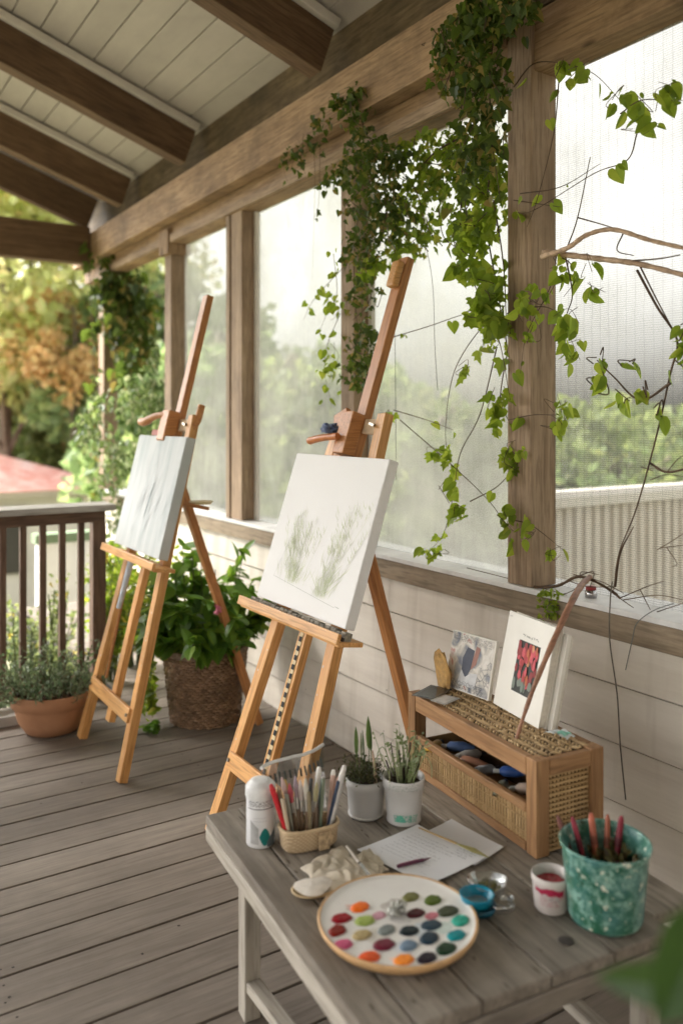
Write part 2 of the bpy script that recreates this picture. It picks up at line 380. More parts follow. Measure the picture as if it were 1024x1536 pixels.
b.add(vs,[(0,1,3,2),(4,6,7,5),(0,4,5,1),(2,3,7,6),(0,2,6,4),(1,5,7,3)])
b.build('roof',solid((.10,.09,.085),.9),porch)
plank('unseen_back_wall',(-4.6,-3.25,1.9),(2.3,-3.25,1.9),4.4,.1,M['siding'],porch,nrm=(0,1,0))  # unseen wall added behind the camera to cut light inside the porch
# rafters + white trims
SN=V((SL,0,1)).normalized()
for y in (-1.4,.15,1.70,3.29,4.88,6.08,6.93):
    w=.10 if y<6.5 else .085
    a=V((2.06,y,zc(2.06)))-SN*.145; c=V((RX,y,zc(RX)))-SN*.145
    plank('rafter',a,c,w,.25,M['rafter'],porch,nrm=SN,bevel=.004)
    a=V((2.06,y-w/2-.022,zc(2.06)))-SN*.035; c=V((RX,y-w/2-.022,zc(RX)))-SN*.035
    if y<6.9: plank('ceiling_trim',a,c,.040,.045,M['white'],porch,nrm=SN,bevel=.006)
# panes
def panel(name,ya,yb,mat,x=2.20,z0=.929,z1=2.70):
    b=MB(); b.box(x,x+.003,ya,yb,z0,z1); return b.build(name,mat,porch)
panel('window_sheet',2.173,3.17,M['frost']); panel('window_sheet',3.28,4.318,M['frost']); panel('window_sheet',4.46,5.40,M['frost2'])
panel('screen_mesh',.36,2.058,M['mesh'])
for y in (3.155,3.30,4.305): plank('sheet_batten',(2.188,y,.93),(2.188,y,2.69),.028,.02,M['white'],porch,nrm=(1,0,0))

# ================================================================ RAILING
rl=empty('deck_railing','dark brown deck railing with pale cap at the far end of the deck','railing',(0,4.5,0))
plank('top_rail',(-4,4.5,.993),(1.37,4.5,.993),.075,.070,M['rail'],rl)
plank('rail_cap',(-4,4.43,1.045),(1.385,4.43,1.045),.20,.032,M['railtop'],rl)
plank('bottom_rail',(-4,4.5,.115),(1.34,4.5,.115),.06,.05,M['rail'],rl)
plank('newel_post',(1.345,4.52,0),(1.345,4.52,.957),.07,.07,M['rail'],rl,nrm=(1,0,0))
x=1.25
while x>-1.6:
    plank('baluster',(x,4.5,.14),(x,4.5,.957),.032,.032,M['rail'],rl,nrm=(1,0,0),bevel=.002); x-=.098
kb=empty('kick_board','pale grey kick board lying along the deck edge under the railing','board',(0,4.36,0))
plank('board',(-3,4.40,.025),(1.02,4.40,.025),.12,.048,M['railtop'],kb)

# ================================================================ EASELS
def easel(name,label,X0,K,Yc,foot,top15,zt,zmast,mm,ml,canvas,dirt=False,cl=None,rear=None):
    e=empty(name,label,'easel',(X0,Yc,0),group='artist easels on the deck')
    nr=V((-1,0,K)).normalized(); nr=V((-1,0,K)); nr.normalize()
    up=V((K,0,1))
    def P(dy,z,n=0): return V((X0+K*z,Yc+dy,z))+nr*n
    hw=lambda z: foot+(top15-foot)*z/1.5
    for sg in(1,-1):
        plank('leg',P(sg*hw(.0),0.002),P(sg*hw(1.52),1.52),.050,.038,mm,e,nrm=nr)
    plank('mast',P(0,zt+.02,.0),P(0,zmast),.058,.034,ml,e,nrm=nr)
    # rack bar with holes
    rb=plank('rack_bar',P(0,.16,-.004),P(0,zt-.03,-.004),.052,.030,mm,e,nrm=nr)
    if dirt:
        h=MB(); s=MB()
        q=P(0,.19,.0125); Mx,L=frame(P(0,.17,.0122),P(0,zt-.03,.0122),nr); s.box(0,L,-.011,.011,-.0008,.0008,0,Mx)
        s.build('rack_strip',solid((.60,.47,.27),.6),rb)
        z=.19
        while z<zt-.05:
            Mx,L=frame(P(0,z,.0145),P(0,z+.017,.0145),nr); h.box(0,L*.95,-.009+U(-.001,.001),.007,-.001,.001,0,Mx); z+=.031
        h.build('rack_hole',M['black'],rb)
    zl=.255; wl=hw(zl)
    plank('crossbar',P(wl+.002,zl,.022),P(-wl-.002,zl,.022),.060,.018,mm,e,nrm=nr)
    # tray
    plank('tray',P(.355,zt-.012,.045),P(-.345,zt-.012,.045),.095,.016,mm,e,nrm=(0.15,0,1))
    plank('tray_lip',P(.36,zt-.004,.098),P(-.35,zt-.004,.098),.034,.014,mm,e,nrm=nr)
    # top crossbar between legs and clamp block
    plank('top_crossbar',P(hw(1.47)-.02,1.475,.0),P(-hw(1.47)+.02,1.475,.0),.055,.020,solid((.72,.55,.38),.5),e,nrm=nr)
    # rear leg
    hz=rear[0]
    plank('rear_leg',V((rear[1],Yc,.006)),P(0,hz,-.035),.048,.034,ml,e,nrm=(1,0,.3))
    b=MB(); b.tube([P(-.045,hz-.01,-.03),P(.045,hz-.01,-.03)],.008,8); b.build('hinge_bolt',solid((.25,.24,.22),.35,metal=1),e)
    for sg in(1,-1):
        b=MB(); q=P(sg*(wl-.012),zl,.031); b.tube([q,q+nr*.006],.007,8); b.build('crossbar_bolt',solid((.30,.28,.25),.35,metal=1),e)
    b=MB(); q=P(-hw(1.47)+.03,1.475,.01); b.tube([q,q+nr*.022],.006,8); b.bar(q+nr*.022-V((0,.014,.004)),q+nr*.022+V((0,.014,.004)),.010,.003,nr); b.build('wing_nut',solid((.38,.34,.28),.35,metal=1),e)
    sp=MB(); rn=random.Random(int(X0*100))
    for i in range(16):
        sg=rn.choice((1,-1)); z=rn.uniform(.1,.74); q=P(sg*hw(z)+rn.uniform(-.018,.018),z,.0196); n_=7; a=rn.uniform(.0012,.0035)
        sp.add([q+V((K*math.sin(k*.9)*a*1.6,math.cos(k*.9)*a,math.sin(k*.9)*a*1.6)) for k in range(n_)],[tuple(range(n_))])
    sp.build('paint_splash',solid((.60,.58,.55),.5),e)
    return e,P,nr
e1,P1,n1=easel('easel','large beech easel nearest the table, holding the pale grass painting',1.255,.3275,2.572,.257,.135,.785,2.115,M['easel'],M['easeld'],None,True,rear=(1.25,2.062))
# clamp assembly
b=MB(); b.bar(P1(0.002,1.36,.045),P1(0.002,1.512,.045),.075,.055,n1); b.build('clamp_block',M['easeld'],e1,bevel=.004,o0=P1(0,1.4,0))
b=MB(); b.bar(P1(.115,1.475,.042),P1(.04,1.505,.042),.060,.020,n1); b.build('clamp_arm',M['easeld'],e1,bevel=.003,o0=P1(0,1.4,0))
for q in (.115,.085,.06): plank('slat',P1(q,1.32,.02),P1(q,1.425,.02),.024,.012,M['easel'],e1,nrm=n1,bevel=.002)
b=MB(); b.tube(curve([P1(.005,1.415,.085),P1(.09,1.405,.095),P1(.155,1.392,.10),P1(.163,1.391,.10)],5),[.013]*5+[.014]*5+[.015]*5+[.010],10)
b.build('peg_handle',solid((.55,.20,.07),.35),e1)
b=MB(); b.bar(P1(-.004,1.99,.035),P1(-.004,2.09,.035),.05,.03,n1); b.build('mast_stop',M['easel'],e1,bevel=.008,o0=P1(0,2,0))
# dark ornate strip above the tray
st=MB(); rr=.0
yy=.33
while yy>-.32:
    w=U(.022,.04); Mx,L=frame(P1(yy,.788,.055),P1(yy-w,.788,.055),n1); st.box(0,L-.004,-.019+.0,.016+U(-.002,.003),-.014,.014,0,Mx); yy-=w
tagm=plain('worn_stone_grey_strip',(.34,.31,.25),.8,.3,60,bump=.8,col2=(.13,.12,.09))
st.build('worn_tile_strip',tagm,e1,bevel=.002)
b=MB(); Mx,L=frame(P1(.345,.778,.062),P1(-.335,.778,.062),n1); b.box(0,L,-.010,.010,-.012,.012,0,Mx)
b.build('dark_tray_bed',solid((.05,.04,.032),.8),e1)
# rag
def blobmesh(c,rx,ry,rz,seed,amp=.35,n=18,fr=2.5):
    b=MB(); prof=[]; m=10; vs=[]
    for i in range(m+1):
        a=math.pi*i/m
        for j in range(n):
            q=2*math.pi*j/n; d=V((math.sin(a)*math.cos(q),math.sin(a)*math.sin(q),math.cos(a)))
            k=1+amp*mnoise.noise(d*fr+V((seed*3.1,seed,0)))*1.6
            vs.append(V(c)+V((d.x*rx*k,d.y*ry*k,d.z*rz*k)))
    b.add(vs,[(i*n+j,(i+1)*n+j,(i+1)*n+(j+1)%n,i*n+(j+1)%n) for i in range(m) for j in range(n)],0,True); return b
c=P1(.095,1.445,.07)
blobmesh(c,.022,.045,.018,4,.8,24,4).build('rag',plain('blue_rag_cotton',(.02,.035,.10),.8,.4,60,col2=(.25,.30,.42)),label='small dark blue patterned rag tucked beside the peg of the large easel',cat='rag',o0=c)

def canvasbox(name,label,P,nr,dy0,dy1,z0,z1,th,mat,off):
    c=empty(name,label,'canvas',P(0,z0,off))
    a=P((dy0+dy1)/2,z0,off+th/2); d=P((dy0+dy1)/2,z1,off+th/2)
    o=plank('stretched_canvas',a,d,dy0-dy1,th,mat,c,nrm=nr,bevel=.004); return c,o
cv,cvo=canvasbox('canvas','white canvas with faint green grasses painted on it, standing on the large easel',P1,n1,.305,-.315,.812,1.352,.040,M['canvas'],.022)
def ribbon(b,pts,w,nr,mi=0):
    k=len(pts); vs=[]
    for i,p in enumerate(pts):
        t=(pts[min(i+1,k-1)]-pts[max(i-1,0)]); 
        if t.length<1e-9: t=V((0,0,1))
        x=t.normalized().cross(nr); ww=w[i] if isinstance(w,list) else w
        vs+=[p+x*ww/2,p-x*ww/2]
    b.add(vs,[(2*i,2*i+1,2*i+3,2*i+2) for i in range(k-1)],mi)
g=[MB(),MB(),MB()]
off=.022+.040+.0008
for (cy,w,hh,n_) in ((.095,.115,.36,150),(-.135,.085,.44,115)):
    for i in range(n_):
        g_=random.gauss(0,.42); y0=cy+g_*w*.75; z0=.885+abs(random.gauss(0,.05)) - .012*(cy<0)
        h=U(.015,.075) if i%8 else U(.12,hh*.62); ang=g_*.35+random.gauss(0,.14 if h>.1 else .5)
        if i%8==0: z0=.93; ang=ang-.25*(cy<0)
        pts=[P1(y0+ang*h*t+ .012*math.sin(t*3+i)*t,z0+h*t,off+.0002*(i%7)) for t in(0,.35,.7,1)]
        wd=U(.0010,.0028) if h<.1 else U(.0008,.0014)
        ribbon(g[i%3],pts,[wd*.6,wd,wd*.8,wd*.15],n1)
        if i%8==0:
            for q in range(12):
                t=U(.35,1); bp=P1(y0+ang*h*t,z0+h*t,off+.0002*(q%5)); sd=random.choice((1,-1))
                ribbon(g[(i+q)%3],[bp,bp+V((0,sd*.008,.011))*U(.6,1.3),bp+V((0,sd*.010,.024))*U(.6,1.3)],[.001,.002,.0003],n1)
for k,cl_ in enumerate(((.65,.69,.50),(.57,.63,.36),(.70,.71,.62))):
    g[k].build('painted_grass',solid(cl_,.7),cvo)
b=MB()
for (a,c_) in (((.215,.90),(-.225,.862)),((-.225,.862),(-.232,.868)),((.215,.90),(.16,1.06))):
    ribbon(b,[P1(a[0],a[1],off+.0016),P1(c_[0],c_[1],off+.0016)],.0014,n1)
ribbon(b,[P1(-.235,.866,off+.0017),P1(-.255,.864,off+.0017)],.0026,n1)
b.build('pencil_line',solid((.50,.52,.47),.7),cvo)

e2,P2,n2=easel('easel','smaller looking beech easel at the back by the railing, holding the grey canvas',1.117,.247,3.715,.29,.17,.868,2.09,M['easel'],M['easeld'],None,False,rear=(1.28,1.90))
def greycanvas():
    t=NT('grey_washed_canvas'); tc=t.N('ShaderNodeTexCoord').outputs['Object']
    mp=t.N('ShaderNodeMapping',{'Vector':tc,'Scale':(2.2,12,1)}).outputs[0]
    n=t.N('ShaderNodeTexNoise',{'Vector':mp,'Scale':1.3,'Detail':6.0,'Distortion':.4}).outputs[0]
    n2=t.N('ShaderNodeTexNoise',{'Vector':tc,'Scale':4.0,'Detail':5.0}).outputs[0]
    c=t.mixc(t.ramp(n,[(.42,0),(.72,1)]),(.50,.52,.51),(.33,.38,.375)); c=t.mixc(t.math('MULTIPLY',n2,.4),c,(.56,.57,.565))
    t.set(col=c,rough=.75); return t.m
c2,c2o=canvasbox('canvas','pale grey washed canvas with thin dark marks, standing on the back easel',P2,n2,.30,-.30,.893,1.412,.045,greycanvas(),.022)
b=MB(); of2=.022+.045+.001
ribbon(b,[P2(-.055,1.20,of2),P2(-.04,1.15,of2),P2(-.025,1.08,of2),P2(-.015,1.04,of2)],[.003,.010,.012,.003],n2)
b.build('dark_brush_mark',solid((.20,.24,.24),.7),c2o)
b=MB()
for i in range(26):
    y0=random.gauss(.0,.1); z0=U(.93,1.25); h=U(.05,.16)
    ribbon(b,[P2(y0,z0,of2+.0002*i),P2(y0-.01,z0+h*.5,of2+.0002*i),P2(y0-.025,z0+h,of2+.0002*i)],[.001,U(.002,.009),.001],n2)
b.build('grey_wash_mark',solid((.52,.56,.55),.7),c2o)
b=MB(); b.bar(P2(.0,1.39,.045),P2(.0,1.53,.045),.09,.06,n2); b.build('clamp_block',M['easeld'],e2,bevel=.006,o0=P2(0,1.4,0))
b=MB(); b.tube(curve([P2(.02,1.51,.06),P2(.10,1.50,.08),P2(.20,1.47,.09),P2(.25,1.47,.09)],5),[.016]*8+[.02]*8,10); b.build('peg_handle',M['easeld'],e2)
plank('eraser_block',P2(.16,1.428,.045),P2(-.02,1.428,.045),.028,.03,solid((.50,.20,.17),.7),e2,nrm=n2)
b=MB(); b.tube(curve([P2(-.165,1.40,0),P2(-.185,1.47,.0),P2(-.19,1.50,-.01),P2(-.185,1.57,-.015)],5),.017,8); b.build('side_hook',M['easeld'],e2)
# tube and brush hanging behind the second easel's tray
hb=empty('hanging_brush','pale paint tube and brush hanging below the tray of the back easel','brush',P2(.115,.80,.03))
b=MB(); b.tube([P2(.13,.62,.03),P2(.115,.84,.03)],[.011,.014],10); b.build('tube',solid((.55,.62,.70),.4),hb)
b=MB(); b.tube([P2(.185,.30,-.01),P2(.13,.66,.02)],[.008,.007],8); b.build('handle',M['easeld'],hb)
lt=empty('yellow_dish','small pale yellow dish on the ledge behind the back easel','dish',P2(-.2,1.15,-.1))
b=MB(); c=P2(-.19,1.155,-.115); b.lathe([(0,-.004),(.045,-.004),(.055,.008),(.05,.008),(.0,.002)],c,20); b.build('dish_bowl',solid((.75,.62,.35),.5),lt)
plank('bracket',P2(-.19,1.137,-.02),P2(-.19,1.137,-.15),.05,.016,M['easeld'],e2)

# ================================================================ TABLE
AX,AY=.9266,2.1; AR=math.radians(6); E1=V((math.cos(AR),-math.sin(AR),0)); E2=V((math.sin(AR),math.cos(AR),0)); A0=V((AX,AY,0)); ZT=.42
def T(a,b_,z=ZT): return A0+E1*a+E2*b_+V((0,0,z))
def Tz(a,b_,z=0): return Matrix(((E1.x,E2.x,0,T(a,b_).x),(E1.y,E2.y,0,T(a,b_).y),(0,0,1,ZT+z),(0,0,0,1)))
tb=empty('side_table','low weathered grey plank table in the foreground covered with art supplies','table',T(.4,-.45,0))
tw=.86; bs=[0,.095,.235,.40,.565,.73,.86]; bf=.04
for i in range(6):
    a0,a1=bs[i],bs[i+1]; nb=-.905 if i<5 else -.85
    bb=MB(); Mx=Tz((a0+a1)/2,0); w=a1-a0-.003
    Mx2=Mx@Matrix.Rotation(math.pi/2,4,'Z'); bb.box(nb,bf,-w/2,w/2,-.028,-.0004*i)
    bb.build('tabletop_board',M['table'],tb,M=Mx2,bevel=.004)
plank('apron_edge',T(.012,bf,ZT-.050),T(.012,-.895,ZT-.050),.040,.022,M['tleg'],tb,nrm=E1)
plank('apron_edge',T(.03,-.895,ZT-.050),T(.72,-.895,ZT-.050),.040,.024,M['table'],tb,nrm=E2)
plank('apron_edge',T(.03,.02,ZT-.050),T(.80,.02,ZT-.050),.040,.024,M['tleg'],tb,nrm=E2)
for a,b_ in ((.045,-.185),(.72,-.185),(.10,-.86),(.705,-.85)):
    plank('leg',T(a,b_,0),T(a,b_,ZT-.0295),.048,.044,M['tleg'],tb,nrm=E1,bevel=.004)
plank('stretcher',T(.045,-.21,.09),T(.10,-.83,.09),.038,.026,M['tleg'],tb)
plank('stretcher',T(.72,-.21,.09),T(.705,-.83,.09),.038,.026,M['tleg'],tb)
b=MB(); c=T(*(.497,-.834)); b.lathe([(0,.0006),(.016,.0006),(.014,.0012),(0,.0012)],c,18); b.build('knot_mark',solid((.06,.05,.045),.7),tb)
b=MB()
for i in range(70):
    a=U(.02,.7); l=U(.01,.05); y0=U(-.89,0); 
    vs=[T(a+U(-.002,.002),y0,ZT+.0004+.00001*i),T(a+U(.001,.004),y0-l*.5,ZT+.0004+.00001*i),T(a+U(-.002,.002),y0-l,ZT+.0004+.00001*i),T(a-U(.001,.003),y0-l*.5,ZT+.0004+.00001*i)]
    b.add(vs,[(0,1,2,3)])
b.build('wood_scratch',solid((.10,.078,.055),.8),tb)

# ================================================================ RATTAN SHELF BOX on table
sh=empty('rattan_bench','low pine shelf box with a woven rattan top and lattice sides on the table','shelf',T(.77,-.25))
sa0,sa1,sb0,sb1,sz=.654,.874,-.554,.055,.661
def plankT(nm,p,q,w,t,m,par,nr=(0,0,1),**k): return plank(nm,T(*p),T(*q),w,t,m,par,nrm=nr,**k)
for a in (sa0+.021,sa1-.021):
    for b_ in (sb0+.021,sb1-.021):
        plankT('corner_post',(a,b_,ZT),(a,b_,sz-.001),.040,.042,M['shelf'],sh,nr=E1)
for a in(sa0+.013,sa1-.013): plankT('top_rail',(a,sb0+.043,sz-.026),(a,sb1-.043,sz-.026),.048,.024,M['shelf'],sh,nr=E1)
for b_ in(sb0+.013,sb1-.013): plankT('end_rail',(sa0+.043,b_,sz-.024),(sa1-.043,b_,sz-.024),.040,.022,M['shelf'],sh,nr=E2)
# long front board seen under the rattan edge
t=MB(); Mx=Tz((sa0+sa1)/2,0); t.box(-(sa1-sa0)/2+.03,(sa1-sa0)/2-.03,sb0+.03,sb1-.03,sz-ZT-.022,sz-ZT-.010,0,Mx)
# woven cells
tw_=MB(); rows=10; cols=42
aa0,aa1,bb0,bb1=sa0+.026,sa1-.026,sb0+.026,sb1-.026
da=(aa1-aa0)/rows; db=(bb1-bb0)/cols
for i in range(rows):
    for j in range(cols):
        ca=aa0+(i+.5)*da+U(-.001,.001); cb=bb0+(j+.5)*db+U(-.001,.001); L=.0098*U(.85,1.15); W=.0043*U(.8,1.15); ang=(.75 if i%2 else -.75)+U(-.2,.2); zz=sz-.004+U(-.001,.0015)
        R2=Matrix.Rotation(ang,3,'Z'); vs=[]
        n_=6
        for s_ in(-1,-.5,.5,1):
            r=W*(1 if abs(s_)<.7 else .45)
            for q in range(n_):
                an=2*math.pi*q/n_; l=R2@V((r*math.cos(an),s_*L,r*.9*math.sin(an)))
                vs.append(T(ca+l.x,cb+l.y,zz+l.z))
        tw_.add(vs,[(r_*n_+q,r_*n_+(q+1)%n_,(r_+1)*n_+(q+1)%n_,(r_+1)*n_+q) for r_ in range(3) for q in range(n_)]+[tuple(range(n_))[::-1],tuple(range(3*n_,4*n_))],0,True)
t.build('top_board',solid((.05,.03,.016),.8),sh)
def isl(name,c1,c2,rough=.6):
    t=NT(name); r=t.N('ShaderNodeNewGeometry').outputs['Random Per Island']
    tc=t.N('ShaderNodeTexCoord').outputs['Object']; n=t.N('ShaderNodeTexNoise',{'Vector':tc,'Scale':9.0,'Detail':4.0}).outputs[0]
    c=t.mixc(r,c1,c2); c=t.mixc(t.math('MULTIPLY',t.ramp(n,[(.5,0),(.7,1)]),.5),c,tuple(x*.4 for x in c1)); t.set(col=c,rough=rough); return t.m
M['rattan']=isl('rattan_weave',(.36,.235,.11),(.60,.43,.23))
M['cane']=isl('cane_strips',(.36,.225,.095),(.52,.345,.165))
tw_.build('woven_top',M['rattan'],sh)
# near end lattice, back panel
def lattice(par,nm,org,du,dv,nu,nv,w,back=None,n_off=.003):
    b=MB(); nr=du.cross(dv).normalized()
    for i in range(nu+1):
        p=org+du*(i/nu); b.bar(p,p+dv,w,.003,nr)
    for j in range(nv+1):
        p=org+dv*(j/nv)+nr*n_off; b.bar(p,p+du,w,.003,nr)
    b.build(nm,M['cane'],par)
    if back:
        b=MB(); c=org-nr*.006; b.add([c,c+du,c+du+dv,c+dv],[(0,1,2,3)]); b.build('lattice_backing',back,par)
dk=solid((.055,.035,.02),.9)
lattice(sh,'end_lattice',T(sa0+.044,sb0+.014,ZT+.008),E1*(sa1-sa0-.088),V((0,0,sz-ZT-.055)),11,15,.0060)
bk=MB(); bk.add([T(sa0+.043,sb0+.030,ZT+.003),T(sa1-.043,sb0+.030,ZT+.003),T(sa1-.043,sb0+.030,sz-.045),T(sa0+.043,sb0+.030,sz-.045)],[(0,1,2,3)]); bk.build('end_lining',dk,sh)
plankT('bottom_board',((sa0+sa1)/2+.01,sb0+.045,ZT+.012),((sa0+sa1)/2+.01,sb1-.045,ZT+.012),.17,.010,M['shelf'],sh)
plankT('back_board',(sa1-.010,sb0+.045,ZT+.11),(sa1-.010,sb1-.045,ZT+.11),.20,.008,M['rafter'],sh,nr=E1)
# drawer basket: front with vertical strips
dr=empty('drawer_basket','open cane basket drawer full of paint tubes inside the rattan shelf box','basket',T(sa0+.08,-.25,ZT))
zt_=ZT+.108
plankT('front_top_rail',(sa0+.010,sb0+.045,zt_),(sa0+.010,sb1-.045,zt_),.022,.018,M['shelf'],dr,nr=E1)
plankT('front_bottom_rail',(sa0+.010,sb0+.045,ZT+.012),(sa0+.010,sb1-.045,ZT+.012),.022,.018,M['shelf'],dr,nr=E1)
plankT('front_panel',(sa0+.014,sb0+.045,ZT+.06),(sa0+.014,sb1-.045,ZT+.06),.074,.004,solid((.50,.345,.17),.6),dr,nr=E1,bevel=0)
b=MB(); b2=MB(); y=sb0+.052; i=0
while y<sb1-.05:
    b.bar(T(sa0+.0085,y,ZT+.024),T(sa0+.0085+U(-.001,.001),y+U(-.001,.001),zt_-.012),.0064,.003,E1); y+=.0118
    if i%1==0: b2.bar(T(sa0+.0112,y-.0059,ZT+.03+U(0,.012)),T(sa0+.0112,y-.0059,zt_-.018-U(0,.02)),.0066,.0025,E1)
    i+=1
for z_ in (ZT+.045,ZT+.078): b.bar(T(sa0+.0058,sb0+.046,z_),T(sa0+.0058,sb1-.046,z_),.003,.002,E1)
b.build('front_cane',M['cane'],dr); b2.build('front_cane_gap',solid((.06,.04,.02),.9),dr)
for b_ in(sb0+.049,sb1-.049): plankT('side_panel',(sa0+.022,b_,ZT+.062),(sa1-.03,b_,ZT+.062),.088,.005,M['cane'],dr,nr=E2)
tubes=[((.80,.50,.08),'yellow'),((.10,.16,.32),'navy blue'),((.62,.58,.54),'creased silver'),((.42,.20,.12),'rust red'),((.55,.57,.60),'pale grey'),((.05,.12,.38),'bright blue'),((.30,.31,.22),'olive'),((.62,.48,.38),'beige'),((.14,.13,.16),'black')]
for i,(c,nm) in enumerate(tubes):
    b_=sb1-.085-i*.054; a=sa0+.05+.03*(i%3); z_=zt_-.016+.010*(i%2)
    p=T(a,b_,z_); L=.085; d=(E1*U(.3,1)*(1 if i%2 else -1)+E2*U(-.9,.9)); d.normalize()
    p=p-d*L*.3
    o=empty('paint_tube',nm+' paint tube lying in the cane drawer, '+('the farthest' if i==0 else 'the nearest the camera' if i==8 else 'number %s from its far end'%['','two','three','four','five','six','seven','eight'][i]),'paint tube',p,group='paint tubes in the cane drawer')
    bm_=MB(); prof=[(.004,0),(.014,.012),(.015,.05),(.012,L)]; Mx,_=frame(p,p+d,(0,0,1)); n_=12; vs=[]
    for r,x in prof:
        for q in range(n_):
            an=2*math.pi*q/n_; fl=1 if x<.06 else .25
            vs.append(Mx@V((x,r*1.1*math.cos(an),r*fl*math.sin(an))))
    bm_.add(vs,[(r_*n_+q,r_*n_+(q+1)%n_,(r_+1)*n_+(q+1)%n_,(r_+1)*n_+q) for r_ in range(3) for q in range(n_)],0,True)
    bm_.build('tube_body',solid(c,.35),o)
    bm_=MB(); bm_.tube([Mx@V((-.014,0,0)),Mx@V((.001,0,0))],.0065,10); bm_.build('cap',solid((.75,.74,.70) if i%2 else (.04,.04,.05),.4),o)

# ---- books / art on the shelf
def scribble(b,o,u,v,nr,w,h,n,seed,wd=.0006,amp=1.0):
    rn=random.Random(seed); x=0
    while x<w:
        L=rn.uniform(.25,1.0)*h*3; k=max(4,int(L/h*4)); pts=[]
        for i in range(k):
            t=i/(k-1); pts.append(o+u*(x+L*t)+v*(h*amp*(rn.uniform(-.5,.5)+.25*math.sin(i*2.4)))+nr*.0006)
        if x+L<w*1.03: ribbon(b,pts,wd,nr)
        x+=L+h*rn.uniform(.5,1.1)
def board3(name,label,cat,BL,BR,hgt,lean,th,mat,mat_edge=None):
    """upright slab standing on the shelf, leaning back"""
    u=(BR-BL); W=u.length; u.normalize(); back=V((0,0,1)).cross(u)*-1
    if back.x<0: back=-back
    up=(V((0,0,1))+back*lean).normalized(); nr=u.cross(up); 
    if nr.x>0: nr=-nr
    o=empty(name,label,cat,BL)
    return o,u,up,nr,W
# white book
BLk=T(*((0,0)));BL=atz(740,1059,sz+.002); BR=atz(822,1100,sz+.002)
BL=T(.757,-.205,sz+.003); BR=T(.757,-.205,sz+.003)
BL=V((1.718,1.850,sz+.004)); BR=V((1.672,1.605,sz+.004))
o,u,up,nr,W=board3('art_book','white art book with a small picture of red tulips, standing behind the brown stick','book',BL,BR,.27,.22,.025,None)
W=.225; H_=.275
def slab(nm,mat,par,o0,u,up,nr,w,h,t0,t1,**k):
    b=MB(); vs=[o0+u*x+up*y-nr*z for x in(0,w) for y in(0,h) for z in(t0,t1)]
    b.add(vs,[(0,1,3,2),(4,6,7,5),(0,4,5,1),(2,3,7,6),(0,2,6,4),(1,5,7,3)]); return b.build(nm,mat,par,**k)
cw=plain('book_cover_cream',(.80,.775,.71),.6,.05,5)
slab('cover',cw,o,BL,u,up,nr,W,H_,0,.003,bevel=.001)
slab('pages',plain('page_block',(.74,.70,.62),.8,.1,200),o,BL+u*.002+up*.003,u,up,nr,W-.006,H_-.006,.0032,.024)
slab('back_cover',cw,o,BL,u,up,nr,W,H_,.0242,.0272,bevel=.001)
pc=slab('picture',solid((.045,.05,.045),.6),o,BL+u*.075+up*.062,u,up,nr,.100,.145,-.0006,.0001)
o0=BL+u*.075+up*.062
rn=random.Random(3); pl=MB()
cls=[(.42,.05,.055),(.55,.16,.07),(.62,.10,.12),(.66,.28,.14),(.30,.05,.05),(.20,.24,.20)]
cellsb=[MB() for _ in cls]
for i in range(52):
    x=rn.uniform(.006,.094); y=rn.uniform(.012,.138); k=5 if y<.03 else rn.randrange(5); rx,ry=rn.uniform(.005,.010),rn.uniform(.009,.018)
    vs=[o0+u*min(.099,max(.001,x+rx*math.cos(q*.785)))+up*min(.144,max(.001,y+ry*math.sin(q*.785)*(1.2 if q<4 else .8)))+nr*(.0010+.00006*i) for q in range(8)]
    cellsb[k].add(vs,[tuple(range(8))])
for k,c in enumerate(cls): cellsb[k].build('tulip_patch',solid(c,.6),pc)
b=MB(); scribble(b,BL+u*.085+up*.222,u,up,nr,.075,.006,8,5,.0012); scribble(b,BL+u*.008+up*.262,u,up,nr,.020,.007,8,9,.0009)
b.build('title_writing',M['inkb'],o)
# second white board behind/right of the book
BL2=BL+u*.128-nr*.030; o2=empty('white_sketchbook','plain white sketchbook standing just behind the art book','sketchbook',BL2)
slab('sketchbook_cover',cw,o2,BL2,u,up,nr,.115,.262,0,.012,bevel=.001)
slab('sketchbook_pages',plain('sketch_pages',(.70,.66,.58),.8,.1,200),o2,BL2+u*.002+up*.002,u,up,nr,.110,.256,.0122,.022)
# abstract art
def abstractmat():
    t=NT('abstract_collage_print'); tc=t.N('ShaderNodeTexCoord').outputs['Object']
    n=t.N('ShaderNodeTexNoise',{'Vector':tc,'Scale':14.0,'Detail':5.0,'Distortion':1.2}).outputs[0]
    c=t.ramp(n,[(.30,(.10,.13,.22)),(.42,(.34,.34,.34)),(.50,(.60,.56,.50)),(.57,(.74,.71,.66)),(.64,(.50,.20,.16)),(.72,(.66,.64,.60))])
    v=t.N('ShaderNodeTexVoronoi',{'Vector':tc,'Scale':55.0},feature='DISTANCE_TO_EDGE').outputs['Distance']
    n2=t.N('ShaderNodeTexNoise',{'Vector':tc,'Scale':9.0}).outputs[0]
    e=t.math('MULTIPLY',t.ramp(v,[(.03,1),(.06,0)]),t.ramp(n2,[(.48,0),(.52,1)]))
    c=t.mixc(t.math('MULTIPLY',e,.7),c,(.07,.08,.10)); t.set(col=c,rough=.5); return t.m
BLa=V((1.705,2.055,sz+.004)); BRa=V((1.717,1.872,sz+.004))
oa,ua,upa,nra,Wa=board3('small_painting','small square abstract painting in blue, red and grey leaning on the rattan shelf','painting',BLa,BRa,.18,.22,.012,None)
slab('painted_panel',cw,oa,BLa,ua,upa,nra,.185,.175,.0008,.014,bevel=.001)
pp=slab('painting_face',abstractmat(),oa,BLa+ua*.003+upa*.003,ua,upa,nra,.176,.169,-.0004,.0004)
